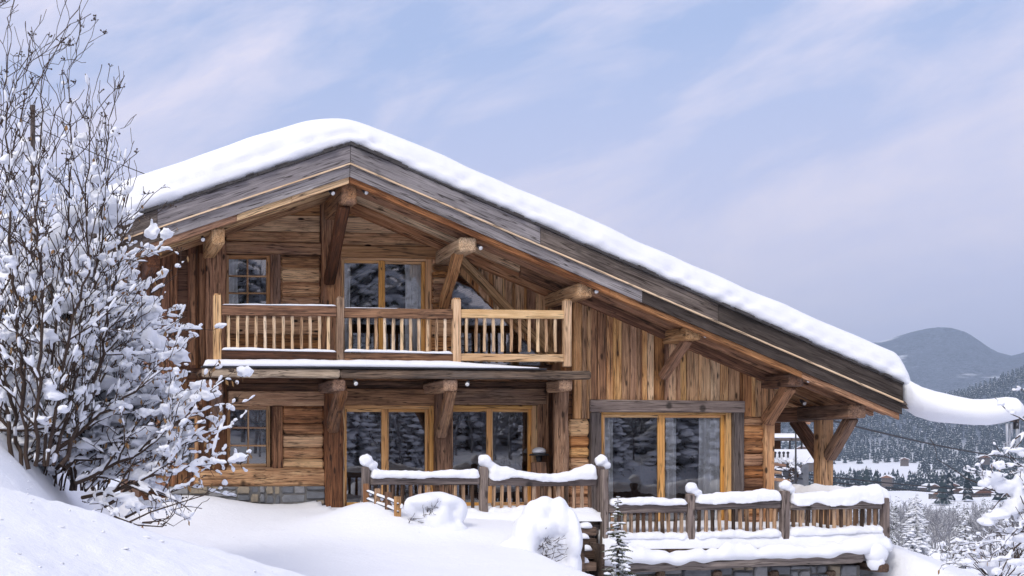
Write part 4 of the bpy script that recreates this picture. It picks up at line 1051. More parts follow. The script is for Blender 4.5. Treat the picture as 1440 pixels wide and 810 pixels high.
# big snow pillows caught in the left bushes
mb = MB()
for (px, py, rx, rz, Y) in ((125, 310, 40, 20, 14.2), (150, 292, 22, 20, 14.2), (88, 335, 24, 20, 14.2), (100, 350, 20, 16, 14.1), (160, 310, 18, 12, 14.2), (216, 478, 17, 17, 14.6), (212, 492, 14, 16, 14.6), (130, 464, 14, 9, 14.4), (128, 430, 22, 9, 14.4), (108, 415, 16, 12, 14.4), (60, 440, 26, 9, 14.5), (40, 400, 20, 14, 14.5), (75, 510, 40, 9, 14.7), (150, 540, 46, 12, 14.7), (230, 545, 26, 14, 14.7), (190, 560, 30, 10, 14.7), (30, 560, 40, 12, 14.7), (100, 575, 40, 8, 14.7), (215, 655, 16, 8, 14.2),
                         (196, 610, 22, 9, 14.5), (140, 625, 25, 9, 14.6), (30, 480, 24, 10, 14.5), (165, 500, 24, 8, 14.6), (20, 345, 22, 9, 14.4), (85, 540, 30, 8, 14.5), (170, 515, 16, 8, 14.5), (45, 620, 30, 8, 15), (105, 620, 20, 7, 14.9)):
    c = at(px, py, Y)
    for k in range(random.randint(4, 7)):
        f = random.uniform(.35, .7); blob(mb, c + Vector((random.uniform(-.75, .75) * rx * Y / F, random.uniform(-.2, .2), random.uniform(-.5, .5) * rz * Y / F)), (rx * Y / F * f, rx * Y / F * f * .8, rz * Y / F * f * 1.1), ICO2, .35)
o = mb.build('bush_snow', M['snowfine'], None, True, at(125, 400, 14.4)); remesh(o, .022, 5); tag(o, 'large pillows of snow caught in the left bushes', 'snow', kind='stuff')
# low twigs poking out of the bank
s = Shrub(.05, .0, .2, tips=.0)
for pp in (((180, 735), (215, 722), (250, 712), (285, 700), (300, 700)), ((160, 726), (195, 738), (230, 742), (250, 730), (258, 705)), ((200, 735), (225, 738), (245, 741))): s.limb(pix(12.6, *pp), .012, .004, 1, (.5, .35, .2))
s.build('bare_twigs', 'thin bare dark twigs sticking out of the snow bank below the bushes', base(200, 735, 12.6), G1, 'twigs')
# ---- snow-buried shrubs in front of the terrace
def mound(name, label, lumps, Y, hole, vox=.03):
    r = thing(name, base(lumps[0][0], 780, Y), label, 'shrub', 'snow buried shrubs before the terrace')
    mb = MB()
    for (px, py, rx, rz, dy) in lumps: blob(mb, at(px, py, Y + dy), (rx * Y / F, max(rx, rz) * .8 * Y / F, rz * Y / F), ICO3, .16, 1.2)
    o = mb.build('snow', M['snow'], r, True); remesh(o, vox, 12, .05, .45)
    b = Shrub(.3, .03, .4, size=.6)
    for (hx, hy, dy, n) in hole:
        for k in range(n):
            p = at(hx + random.uniform(-8, 8), hy + random.uniform(0, 12), Y + dy + .12); d = Vector((random.uniform(-.35, .35), random.uniform(-.4, -.02), random.uniform(-.2, .35))) * .75
            b.limb([p, p + d * .4, p + d * .75], .007, .0025, 2, (.3, .3, .35))
    b.b.build('twigs', M['bark'], r, True)
    return r
mound('snowy_shrub', 'low shrub bent over and buried in snow in front of the terrace railing', [(598, 704, 26, 10, .0), (626, 706, 26, 11, .1), (612, 699, 22, 8, .1), (644, 718, 13, 20, .1), (578, 712, 12, 14, .1), (616, 732, 22, 24, .0), (628, 748, 34, 18, .05), (592, 745, 26, 12, .25), (660, 752, 40, 12, .2), (690, 756, 26, 8, .3), (606, 722, 28, 22, .17), (640, 764, 70, 12, .1), (590, 756, 40, 10, .0)], 20.8, ((600, 716, -.18, 10), (582, 728, -.1, 5)))
mound('snowy_shrub', 'large shrub buried in snow beside the terrace steps with a dark hollow', [(766, 716, 18, 20, .05), (752, 732, 20, 30, .05), (784, 732, 20, 34, .05), (738, 760, 22, 38, .02), (800, 756, 13, 46, .0), (722, 788, 26, 32, .05), (800, 800, 15, 40, .0), (742, 806, 26, 40, -.08), (786, 812, 24, 26, -.05), (768, 772, 34, 46, .2), (700, 812, 60, 16, .25), (768, 815, 40, 24, .1), (702, 800, 30, 18, .2), (680, 798, 34, 10, .4), (720, 828, 60, 18, .1), (765, 742, 26, 18, -.06)], 19.6, ((771, 762, -.27, 20), (768, 780, -.27, 18), (728, 790, -.4, 4)), .025)
# ---- conifers
def conifer(h, n_whorl, per, drop, snowk, rng, detail=3, rb=.28):
    "returns (needles MB, snow MB, trunk MB)"
    nd, sn, tk = MB(), MB(), MB()
    tk.tube([(0, 0, 0), (0, 0, h * .5), (0, 0, h)], [h * .016 + .01, h * .009 + .006, .004], 6)
    for w in range(n_whorl):
        f = (w + .3) / n_whorl; z = h * (.06 + .93 * f); L = h * rb * (1 - f) ** .85 + h * .022
        for k in range(per):
            a = rng.uniform(0, 6.283); z = h * min(.985, max(.03, .06 + .93 * f + rng.uniform(-.5, .5) / n_whorl)); l = L * rng.uniform(.75, 1.12); d = Vector((math.cos(a), math.sin(a), 0)); sd = Vector((-d.y, d.x, 0))
            pts = []
            for i in range(5):
                q = i / 4; pts.append(Vector((0, 0, z)) + d * l * q + Vector((0, 0, l * (.18 * q - drop * q * q * (1.1 - .5 * f)))))
            r = rng.random()
            for i in range(4):                          # side sprays
                for sg in (-1, 1):
                    for e in range(detail):
                        q = (i + (e + .5) / detail) / 4; p = pts[i].lerp(pts[i + 1], (e + .5) / detail); wl = l * (.34 * (1 - q) + .10) * rng.uniform(.7, 1.25)
                        t = (pts[i + 1] - pts[i]).normalized(); o = (sd * sg * .8 + t * .75).normalized(); tip = p + o * wl + Vector((0, 0, -wl * rng.uniform(.2, .65))); b = t * wl * .17
                        nd.add([p - b, p + b, p + b * .8 + (tip - p) * .6 + Vector((0, 0, .01)), tip, p - b * .8 + (tip - p) * .6], [(0, 1, 2, 3, 4)], r=r)
                if rng.random() < snowk:
                    q0 = pts[i].lerp(pts[i + 1], .5); rr = l * rng.uniform(.09, .17) + h * .004
                    blob(sn, q0 + Vector((0, 0, rr * .3)), (rr * 1.9, rr * 1.1, rr * .6), ICO1, .5, 1.2, .3, a)
            if detail > 1: nd.tube(pts, [.012 * h * .3, .01 * h * .25, .008 * h * .2, .006 * h * .2, .003], 3, r=r, cap=False)
    return nd, sn, tk
def fir_thing(name, label, px, Y, h, nw, per, drop, snowk, seed, group=None, rb=.28, z=None, cat='tree', nm_='fir'):
    rng = random.Random(seed); nd, sn, tk = conifer(h, nw, per, drop, snowk, rng, 3, rb); x = xat(px, Y)
    loc = Vector((x, Y, (ground(x, Y) if z is None else z) - .05)); r = thing(name, loc, label, cat, group)
    for mb, nm, mt in ((tk, 'trunk', 'bark'), (nd, 'crown', nm_), (sn, 'snow', 'snowfine')):
        if mb.v: link(nm, mb.mesh(nm, M[mt], nm == 'snow'), r, loc)
    return r
zf = zat(870, 830, 19.6)
f = fir_thing('spruce_sapling', 'small young spruce with sparse snowy tip in front of the lower deck', 869, 19.6, zat(870, 690, 19.6) - zf, 15, 5, .35, .3, 5, None, .19, zf, 'tree', 'firgreen')
fir_thing('snowy_spruce', 'rounded spruce loaded with snow just beyond the right end of the deck', 1288, 70, 90 * 70 / F, 15, 8, .75, .85, 9, 'snowy spruces beyond the deck', .27, zat(1288, 776, 70))
fir_thing('snowy_spruce', 'slim snowy spruce with a bare stem right of the rounded spruce', 1357, 55, 92 * 55 / F, 13, 5, .6, .55, 12, 'snowy spruces beyond the deck', .2, zat(1357, 800, 55))
# right foreground bush with heavy snow
s = Shrub(.8, .06, .1, leaves=.02, size=.75); s.vox = .014
for pp in (((1500, 660), (1455, 665), (1425, 680, .1), (1398, 688)), ((1500, 700), (1450, 690), (1420, 690), (1405, 705), (1392, 722)), ((1510, 740), (1460, 735), (1430, 742), (1405, 770), (1392, 790)), ((1500, 800), (1450, 770), (1425, 800), (1400, 830)), ((1490, 610), (1455, 600), (1428, 618), (1412, 640)), ((1500, 770), (1455, 750), (1425, 775), (1400, 820))):
    s.limb(pix(16.5, *pp), .02, .005, 0, (.5, .4, .2))
s.snowp = .15; s.clump = .0; s.limb(pix(16.5, (1400, 690), (1372, 678), (1345, 664), (1318, 646)), .009, .003, 1, (.3, .3, .1))
r = s.build('snowy_bush', 'leafless snowy bush reaching in from the right edge of the picture', base(1500, 830, 16.5), None)
mb = MB()
for (px, py, rx, rz) in ((1395, 672, 17, 12), (1412, 680, 16, 16), (1432, 684, 14, 20), (1380, 680, 10, 8), (1440, 700, 20, 20), (1405, 722, 22, 9), (1425, 714, 16, 18), (1390, 735, 14, 7), (1425, 632, 14, 5), (1445, 755, 20, 10), (1430, 790, 18, 8)):
    c = at(px, py, 16.5)
    for k in range(4): blob(mb, c + Vector((random.uniform(-.6, .6) * rx * 16.5 / F, random.uniform(-.1, .1), random.uniform(-.4, .4) * rz * 16.5 / F)), (rx * .0092 * .6, rx * .0092 * .6, rz * .0092 * .65), ICO2, .3)
remesh(mb.build('snow', M['snowfine'], r, True), .02, 5)
for i, (px, py, Y, w, lab) in enumerate(((1408, 812, 26, 32, 'broad snow heaped bush on the slope at the lower right corner'), (1322, 792, 38, 15, 'small snow heaped bush on the edge of the snow bank right of the deck'), (1436, 775, 34, 26, 'snowy bush half hidden behind the bush at the right edge'))):
    s = Shrub(.8, .10, .3, size=.9); s.vox = .022
    c0 = at(px, py, Y)
    for k in range(11):
        dx = random.uniform(-1, 1) * w * Y / F; hh = random.uniform(.6, 1.) * w * 1.9 * Y / F
        p = c0 + Vector((dx * .4, random.uniform(-.3, .3), -.4)); s.limb([p, p + Vector((dx * .3, 0, hh * .5)), p + Vector((dx, random.uniform(-.4, .4), hh))], .025, .007, 0, (.5, .35, .0))
    r = s.build('snowy_bush', lab, c0 + Vector((0, 0, -.4)), None)
    mb = MB()
    for k in range(20): q = Vector((random.uniform(-1, 1), random.uniform(-.5, .5), random.uniform(.1, 1.5))) * (w * Y / F); blob(mb, c0 + q * (1 - .25 * q.z / (w * Y / F)), (w * Y / F * random.uniform(.16, .34), w * Y / F * .25, w * Y / F * random.uniform(.1, .2)), ICO2, .4)
    remesh(mb.build('snow_heap', M['snowfine'], r, True), .05, 3)
# ---- woods: joined low meshes, far too many to count
def merge(parts, mat, name, smooth=False):
    "parts: list of (verts Nx3, faces list of tuples, rnd)"
    V = []; L = []; C = []; RN = []; n = 0
    for v, f, fl, r in parts:
        V.append(v); L.append(f + n); C.append(fl); RN.append(np.full(len(v), r, np.float32)); n += len(v)
    V = np.concatenate(V); L = np.concatenate(L); C = np.concatenate(C); RN = np.concatenate(RN)
    me = bpy.data.meshes.new(name); me.vertices.add(len(V)); me.vertices.foreach_set('co', V.astype(np.float32).ravel())
    me.loops.add(len(L)); me.loops.foreach_set('vertex_index', L.astype(np.int32)); me.polygons.add(len(C))
    st = np.zeros(len(C), np.int32); st[1:] = np.cumsum(C)[:-1]; me.polygons.foreach_set('loop_start', st); me.polygons.foreach_set('loop_total', C.astype(np.int32))
    me.attributes.new('rnd', 'FLOAT', 'POINT').data.foreach_set('value', RN); me.update(calc_edges=True); me.materials.append(mat); return me
def arr(mb):
    return np.array(mb.v, np.float64), np.concatenate([np.array(f) for f in mb.f]), np.array([len(f) for f in mb.f])
def place(A, x, y, z, s, rz, r, sz=1.):
    v, f, c = A; ca, sa = math.cos(rz), math.sin(rz); w = np.stack([(v[:, 0] * ca - v[:, 1] * sa) * s + x, (v[:, 0] * sa + v[:, 1] * ca) * s + y, v[:, 2] * s * sz + z], 1); return (w, f, c, r)
def cone_tree(seed):
    rng = random.Random(seed); mb = MB(); tiers = 5
    for k in range(tiers):
        z0 = .08 + .17 * k; r0 = .20 * (1 - k / tiers) + .035; n = 6; h = .30
        ring = [(math.cos(i * 2 * math.pi / n + k) * r0 * rng.uniform(.6, 1.25), math.sin(i * 2 * math.pi / n + k) * r0 * rng.uniform(.6, 1.25), z0 + rng.uniform(-.05, .03)) for i in range(n)]
        mb.add(ring + [(rng.uniform(-.01, .01), 0, min(1, z0 + h))], [(i, (i + 1) % n, n) for i in range(n)])
    return arr(mb)
CT = [cone_tree(i) for i in range(6)]
rng = random.Random(3); parts = []
def clearing(x, y): return N(x, y, .0035, 11) + .4 * N(x, y, .011, 4)
tries = 0
while len(parts) < 5200 and tries < 60000:
    tries += 1
    px = rng.uniform(1040, 1530); r = rng.uniform(1500, 4700) if rng.random() < .97 else rng.uniform(900, 1500); a = math.atan((px - CX) / F) + YAW; x, y = r * math.sin(a), r * math.cos(a)
    c = clearing(x, y)
    if r < 2250 and c < .22: continue
    if 2250 <= r < 2500 and c < .05: continue
    if r >= 2500 and c < -.42: continue
    parts.append(place(CT[rng.randrange(6)], x, y, far(x, y) - .5, rng.uniform(13, 25), rng.uniform(0, 6.3), rng.random()))
me = merge(parts, M['forest'], 'forest'); tag(link('forest', me), 'frosted conifer forest covering the slopes across the valley', 'forest', kind='stuff')
# frosted leafless woods below the chalet
def small_tree(seed):
    st = random.getstate(); random.seed(seed); mb = MB()
    def rec(p, d, l, r, lv):
        q = p + d * l * .5 + Vector((random.gauss(0, .03), random.gauss(0, .03), 0)) * l; e = p + d * l
        mb.tube([p, q, e], [r, r * .8, r * .55], 3, cap=False)
        if lv == 0: return
        for k in range(3 if lv > 1 else 4): rec(p.lerp(e, random.uniform(.45, 1)), (rdir(d, random.uniform(.3, .8), random.uniform(0, 6.28)) + Vector((0, 0, .25))).normalized(), l * random.uniform(.5, .75), r * .62, lv - 1)
    rec(Vector((0, 0, 0)), Vector((0, 0, 1)), .42, .022, 4); random.setstate(st); return arr(mb)
ST = [small_tree(40 + i) for i in range(5)]
FT = []
for i in range(3): nd, sn, tk = conifer(1., 9, 6, .55, 0, random.Random(70 + i), 1, .22); FT.append(arr(nd))
parts = []; p2 = []
for k in range(560):
    px = rng.uniform(1050, 1560); r = 85 * (420 / 85) ** rng.random(); a = math.atan((px - CX) / F) + YAW; x, y = r * math.sin(a), r * math.cos(a); g = ground(x, y)
    top_py = 640 - (g + 0 - ZC) / r * F
    hmax = max(2., (top_py - 688) * r / F) * rng.uniform(.6, 1.08); hmax = min(hmax, 12)
    if rng.random() < .72: parts.append(place(ST[rng.randrange(5)], x, y, g - .1, hmax * .95, rng.uniform(0, 6), rng.random()))
    else: p2.append(place(FT[rng.randrange(3)], x, y, g - .1, hmax, rng.uniform(0, 6), rng.random()))
tag(link('woods', merge(parts, M['barkfrost'], 'woods')), 'frost covered leafless woods on the slope below the chalet', 'woods', kind='stuff')
tag(link('woods', merge(p2, M['fir'], 'woods')), 'snowy conifers mixed into the woods below the chalet', 'woods', kind='stuff')
# the wooded hillside behind the camera, which the window panes mirror
nd, sn, tk = conifer(1., 17, 8, .75, .9, random.Random(5), 3, .27); BT = arr(nd); BS = arr(sn)
p1, p2, p3 = [], [], []
for k in range(150):
    x = rng.uniform(-8, 66); y = rng.uniform(-33, -10); g = ground(x, y); h = rng.uniform(4., 6.5) + max(0, -y - 13) * .58
    if rng.random() < .6:
        q = rng.uniform(0, 6); p1.append(place(BT, x, y, g, h, q, rng.random())); p2.append(place(BS, x, y, g, h, q, .5))
    else: p3.append(place(ST[rng.randrange(5)], x, y, g, h * 1.1, rng.uniform(0, 6), rng.random()))
for k in range(85):
    x = rng.uniform(8, 60); y = rng.uniform(-13, -2); g = ground(x, y); q = rng.uniform(0, 6); h = rng.uniform(3.5, 6.5); p1.append(place(BT, x, y, g - .3, h, q, rng.random())); p2.append(place(BS, x, y, g - .3, h, q, .5))
for k in range(110):
    x = rng.uniform(4, 56); y = rng.uniform(-10, -1); g = ground(x, y); p3.append(place(ST[rng.randrange(5)], x, y, g, rng.uniform(2.2, 4.6), rng.uniform(0, 6), rng.random()))
tag(link('hillside_woods', merge(p1, M['fir'], 'hillside_woods')), 'conifers of the hillside mirrored in the windows', 'woods', kind='stuff')
tag(link('hillside_snow', merge(p2, M['snowfine'], 'hillside_snow')), 'snow on the hillside trees mirrored in the windows', 'snow', kind='stuff')
tag(link('hillside_woods', merge(p3, M['barkfrost'], 'hillside_woods')), 'leafless trees of the hillside mirrored in the windows', 'woods', kind='stuff')
# ================================================================== LAMPS, CURTAINS, CABLES, VILLAGE
lampA = MB().tube([(0, .10, .06), (0, .05, .06), (0, .02, .03)], .012, 6).mesh('bracket', M['metal'])
hb_ = MB(); hb_.tube([(0, .05, .035), (0, 0, .01), (0, -.10, -.05)], [.034, .045, .05], 10)
lampB = hb_.mesh('lamp_head', M['metal'], True)
lampC = MB().tube([(0, -.100, -.050), (0, -.112, -.057)], [.052, .047], 12).mesh('lamp_lens', M['lens'], True)
GL = 'spotlights on the beams'
for (px, py, Y, lab) in ((465, 270, 24.3, 'small spotlight under the ridge, left of the ridge beam'), (512, 269, 24.3, 'small spotlight under the ridge, right of the ridge beam'), (285, 335, 24.4, 'small spotlight left of the leftmost beam end under the roof'),
        (673, 347, 24.3, 'small spotlight beside the beam end above the balcony middle post'), (837, 408, 24.3, 'small spotlight beside the beam end above the balcony right post'), (990, 470, 24.3, 'small spotlight beside the beam end above the big right door'), (1133, 533, 24.3, 'small spotlight beside the beam end right of the big door'),
        (499, 537, 24.5, 'small spotlight under the balcony above the left sliding door'), (658, 538, 24.5, 'small spotlight under the balcony above the right sliding door'), (1128, 565, 25.6, 'small spotlight under the dark porch roof')):
    p = at(px, py, Y); r = thing('spotlight', p, lab, 'spotlight', GL)
    for nm, me in (('bracket', lampA), ('lamp_head', lampB), ('lamp_lens', lampC)): link(nm, me, r, p)
    r.rotation_euler.z = random.uniform(-.5, .5); r.scale = (.8, .8, .8)
p = at(758, 640, YL - .16); r = thing('lantern', p, 'small dark lantern with a cap of snow by the right sliding door', 'lantern')
mb = MB(); mb.tube([(0, 0, -.16), (0, 0, -.02)], [.05, .075], 8); mb.tube([(0, 0, -.01), (0, 0, .02), (0, 0, .05)], [.21, .2, .05], 14)
for v in range(len(mb.v)): mb.v[v] = tuple(Vector(mb.v[v]) + p)
mb.build('lantern_body', M['darkmetal'], r, True); mb = MB(); blob(mb, p + Vector((0, 0, .07)), (.15, .15, .10), ICO2, .2, 1, .5); mb.build('snow', M['snow'], r, True)
mb = MB(); mb.beam((p.x, p.y, p.z - .14), (p.x, p.y, ZT), .32, .12, up=(0, 1, 0), ch=.02); mb.build('lantern_post', M['timber'], r)
def curtain(px0, px1, py0, py1, Y, label, waves, amp=.045):
    x0, x1, z0, z1 = rect(px0, py0, px1, py1, Y); n = 90; vs = []; fs = []; rows_ = 7
    ph = random.uniform(0, 6)
    for j in range(rows_ + 1):
        g = j / rows_
        for i in range(n + 1):
            f = i / n; x = x0 + (x1 - x0) * f + .012 * math.sin(g * 5 + f * 9); y = Y + amp * math.sin(f * waves * 6.283 + ph + .5 * math.sin(g * 2.5)) * (.6 + .5 * g) + .02 * math.sin(f * 17 + g)
            vs.append((x, y, z1 + (z0 - z1) * g))
    for j in range(rows_):
        for i in range(n): fs.append((j * (n + 1) + i, j * (n + 1) + i + 1, (j + 1) * (n + 1) + i + 1, (j + 1) * (n + 1) + i))
    o = MB().add(vs, fs).build('curtain', M['cloth'], None, True, ((x0 + x1) / 2, Y, z0)); m = o.modifiers.new('thick', 'SOLIDIFY'); m.thickness = .006
    tag(o, label, 'curtain', 'white curtains behind the sliding doors')
curtain(569, 600, 364, 512, YL + .22, 'white curtain at the right edge of the balcony door', 4); curtain(479, 492, 364, 512, YL + .22, 'narrow white curtain at the left edge of the balcony door', 2)
curtain(982, 1022, 580, 760, YR + .17, 'gathered white curtain at the right edge of the big right door', 5); curtain(846, 861, 580, 760, YR + .24, 'narrow white curtain at the left edge of the big right door', 2); curtain(936, 950, 580, 760, YR + .26, 'thin white curtain behind the middle of the big right door', 2)
curtain(320, 334, 362, 440, YL + .2, 'white curtain inside the small upper window', 2)
# cables
def cable(a, b, sag, label, rad, n=40):
    pts = [a.lerp(b, i / n) + Vector((0, 0, -sag * 4 * (i / n) * (1 - i / n))) for i in range(n + 1)]
    o = MB().tube(pts, rad, 5).build('overhead_cable', M['cable'], None, True, a); tag(o, label, 'cable')
cable(at(-200, 40, 40), at(207, 246, 34), .25, 'thin dark cable running down through the bush to the snowy roof', .012)
cable(at(1100, 573, 46), at(1520, 648, 120), .7, 'single dark cable sagging across the forest right of the porch post', .05)
cable(at(1020, 652, 60), at(1500, 690, 120), .5, 'upper of the two cables low over the valley fields', .045); cable(at(1020, 659, 60), at(1500, 694, 120), .6, 'lower of the two cables low over the valley fields', .045)
q = at(46, 700, 40); p = thing('utility_pole', (q.x, 40, ground(q.x, 40)), 'weathered wooden utility pole standing behind the left bush', 'pole')
MB().beam((q.x, 40, ground(q.x, 40) - .3), (q.x, 40, zat(46, 148, 40)), .15, .15, up=(0, 1, 0), rnd=10, segs=6, jit=.006).build('pole_shaft', M['greywood'], p); z = zat(46, 165, 40)
mb = MB()
for dz in (0, -.3, -.6): MB().tube([(q.x + .06, 39.9, z + dz), (q.x + .25, 39.85, z + dz), (q.x + .25, 39.85, z + dz + .1)], .025, 6).build('insulator', M['darkmetal'], p)
# neighbour chalet seen under the porch
XN = 70.; nx0, nx1 = xat(1000, XN), xat(1119, XN)
def nz(py): return zat(1100, py, XN)
nb = thing('neighbour_house', ((nx0 + nx1) / 2, XN + 4, nz(690)), 'snowy neighbouring house with a white balcony behind the porch', 'house')
mb = MB(); mb.box(nx0, xat(1098, XN), XN, XN + 8, nz(720), nz(588)); mb.build('wall', M['darkwood'], nb)
mb = MB(); mb.beam((nx0, XN - 1.2, nz(570)), (xat(1122, XN), XN - 1.2, nz(594)), .2, .3); mb.poly([(nx0, nz(566)), (xat(1122, XN), nz(591)), (xat(1122, XN), nz(588)), (nx0, nz(560))], XN - 1.4, XN + 9); mb.build('roof', M['soffit'], nb)
mb = MB(); snowcap(mb, [(nx0, XN + 2, nz(560)), (xat(1124, XN), XN + 2, nz(587))], 4, .5, .1, step=.3); mb.build('roof_snow', M['snow'], nb, True)
mb = MB(); mb.box(nx0, xat(1117, XN), XN - 2.4, XN + .1, nz(620), nz(616)); mb.build('canopy', M['greywood'], nb)
mb = MB(); snowcap(mb, [(nx0, XN - 1.2, nz(616)), (xat(1118, XN), XN - 1.2, nz(616))], 1.3, .25, .2, step=.3); mb.build('canopy_snow', M['snow'], nb, True)
mb = MB()
for px in (1112, 1096, 1080): MB().box(xat(px, XN) - .04, xat(px, XN) + .04, XN - 2.3, XN - 2.22, nz(650), nz(620), 'z').build('canopy_post', M['darkmetal'], nb)
mb = MB(); mb.box(nx0, xat(1113, XN), XN - 2.36, XN - 2.24, nz(650), nz(632)); mb.build('balcony_railing', M['snow'], nb)
mb = MB()
for px in range(1060, 1112, 6):
    c = at(px, 638, XN - 2.37); mb.box(c.x - .05, c.x + .05, XN - 2.385, XN - 2.365, c.z - .22, c.z + .02, 'z'); blob(mb, c + Vector((0, 0, .05)), (.1, .02, .08), ICO1, .1)
mb.build('railing_cutouts', M['darkmetal'], nb)
mb = MB(); mb.box(nx0, xat(1101, XN), XN - 2.6, XN + 1, nz(705), nz(652)); mb.build('basement_wall', M['stone'], nb)
s = Shrub(.5, .1, .3, size=1.4); c0 = at(1096, 662, XN - 3)
for k in range(12): p = c0 + Vector((random.uniform(-1.2, 1.), 0, -.6)); s.limb([p, p + Vector((random.uniform(-.2, .2), 0, .5)), p + Vector((random.uniform(-.4, .4), 0, .95))], .05, .02, 1, (.5, .5, .3))
s.build('hedge_shrub', 'dark low hedge below the neighbouring white balcony', c0, None)
q = at(1119, 690, 64); r = thing('street_lamp', (q.x, 64, q.z), 'thin dark lamp post standing beside the neighbouring house', 'street lamp'); MB().tube([(q.x, 64, q.z), (q.x, 64, zat(1119, 602, 64))], [.06, .04], 8).build('pole', M['darkmetal'], r, True); mb = MB(); mb.tube([(q.x, 64, zat(1119, 602, 64)), (q.x, 64, zat(1119, 599, 64)), (q.x, 64, zat(1119, 596, 64))], [.07, .16, .02], 8); mb.build('lamp_shade', M['metal'], r)
# sunken roofs and timber stacks below the neighbour
tp = thing('timber_pile', at(1090, 665, 52), 'pile of snowy timbers lying below the neighbouring balcony', 'timber pile')
for i, (px, py) in enumerate(((1092, 650), (1086, 660), (1098, 672), (1088, 680))): c = at(px, py, 52); MB().beam(c + Vector((-1.2, 0, .05)), c + Vector((.4, 0, -.15)), .16, .14, rnd=8).build('timber', M['timber'], tp)
# village houses in the valley
def farmhouse(px, py, r, w, label, rz):
    a = math.atan((px - CX) / F) + YAW; x, y = r * math.sin(a), r * math.cos(a); z = ZC + (CY - py) / F * r * math.cos(a - YAW)
    t_ = thing('village_house', (x, y, z), label, 'house', 'houses of the village in the valley'); w *= .8; h = w * .34; d = w * .8
    mb = MB(); mb.box(-w / 2, w / 2, -d / 2, d / 2, -6, h); o = link('wall', mb.mesh('wall', M['farmwall']), t_, (x, y, z))
    mb = MB(); mb.poly([(-w * .62, h - .1), (w * .62, h - .1), (0, h + w * .26)], -d * .6, d * .6); link('roof', mb.mesh('roof', M['darkwood']), t_, (x, y, z))
    mb = MB()
    for sg in (-1, 1): mb.beam((sg * w * .32, -d * .62, h + w * .155), (sg * w * .32, d * .62, h + w * .155), w * .76, .9, up=(sg * .38, 0, .92), ch=.3)
    link('roof_snow', mb.mesh('roof_snow', M['snow']), t_, (x, y, z))
    mb = MB()
    for i in range(3): mb.box(-w * .3 + i * w * .25, -w * .3 + i * w * .25 + w * .1, -d / 2 - .06, -d / 2 - .01, h * .4, h * .75)
    link('window', mb.mesh('window', M['darkmetal']), t_, (x, y, z)); t_.rotation_euler.z = rz
    return t_
pos = ['village house low in the valley beside the cables, nearest the deck', 'village house with a broad snowy roof in the middle of the valley hamlet', 'lone farmhouse at the forest edge high above the hamlet', 'small barn in the white field under the forest', 'village house at the right end of the hamlet', 'village house behind the frosted woods in the hamlet', 'wide low house in the front row of the hamlet', 'house on the bare slope left of the hamlet', 'farm by the clearing at the far right of the forest', 'small snowy chalet seen left of the porch post']
for i, (px, py, r, w) in enumerate(((1308, 692, 1500, 17), (1332, 690, 1600, 20), (1383, 648, 2300, 18), (1272, 650, 2200, 14), (1402, 694, 1400, 17), (1352, 697, 1300, 15), (1374, 702, 1250, 20), (1248, 676, 1500, 12), (1420, 628, 2700, 18), (1128, 636, 1700, 16))): farmhouse(px, py, r, w, pos[i], rng.uniform(-.9, .9))
for i, (px, py, r, w) in enumerate(((1318, 700, 1150, 12), (1340, 684, 1800, 16), (1362, 688, 1700, 15), (1390, 687, 1750, 16), (1412, 703, 1200, 14), (1140, 655, 1500, 12), (1104, 648, 1500, 14), (1430, 690, 1600, 16))):
    t_ = farmhouse(px, py, r, w, ['low shed in the snow before the hamlet', 'upper house of the hamlet under the dark trees', 'house in the middle row of the hamlet, snow roofed', 'house on the upper right edge of the hamlet', 'shed in the snow below the hamlet right end', 'little house in the fields behind the porch post', 'little house in the fields above the neighbouring balcony', 'farthest house right of the hamlet behind the snowy branches'][i], rng.uniform(-.9, .9))
# ================================================================== SKY, SUN, AIR
SUN_AZ, SUN_EL = -44., 44.      # degrees: the sun stands behind the camera, to its left
w = bpy.data.worlds.new('World'); scene.world = w; w.use_nodes = True; nt = w.node_tree; nt.nodes.clear()
def wn(t, **k):
    o = nt.nodes.new(t)
    for a, b in k.items(): setattr(o, a, b)
    return o
sky = wn('ShaderNodeTexSky', sky_type='NISHITA'); sky.sun_disc = False; sky.sun_elevation = R(SUN_EL); sky.sun_rotation = R(180 - SUN_AZ); sky.altitude = 1200; sky.air_density = 1.; sky.dust_density = 1.2; sky.ozone_density = 1.5
tc = wn('ShaderNodeTexCoord'); L = nt.links.new
m0 = wn('ShaderNodeMapping'); L(tc.outputs['Generated'], m0.inputs['Vector']); m0.inputs['Rotation'].default_value = (0, R(20), 0)
mp = wn('ShaderNodeMapping'); L(m0.outputs[0], mp.inputs['Vector']); mp.inputs['Scale'].default_value = (1.5, 1.6, 4.4); mp.inputs['Location'].default_value = (.35, 0, .1)
def wnoise(sc, det, rough, dist, vec=None):
    o = wn('ShaderNodeTexNoise'); L(vec or mp.outputs[0], o.inputs['Vector']); o.inputs['Scale'].default_value = sc; o.inputs['Detail'].default_value = det; o.inputs['Roughness'].default_value = rough; o.inputs['Distortion'].default_value = dist; return o.outputs['Fac']
def wramp(f, st):
    o = wn('ShaderNodeValToRGB'); L(f, o.inputs[0]); e = o.color_ramp.elements
    while len(e) < len(st): e.new(.5)
    for i, (p, c) in enumerate(st): e[i].position = p; e[i].color = (c, c, c, 1) if not hasattr(c, '__len__') else c + (1,)
    return o.outputs[0]
def wmath(op, a, b):
    o = wn('ShaderNodeMath', operation=op)
    for i, v in enumerate((a, b)):
        if hasattr(v, 'is_output'): L(v, o.inputs[i])
        else: o.inputs[i].default_value = v
    return o.outputs[0]
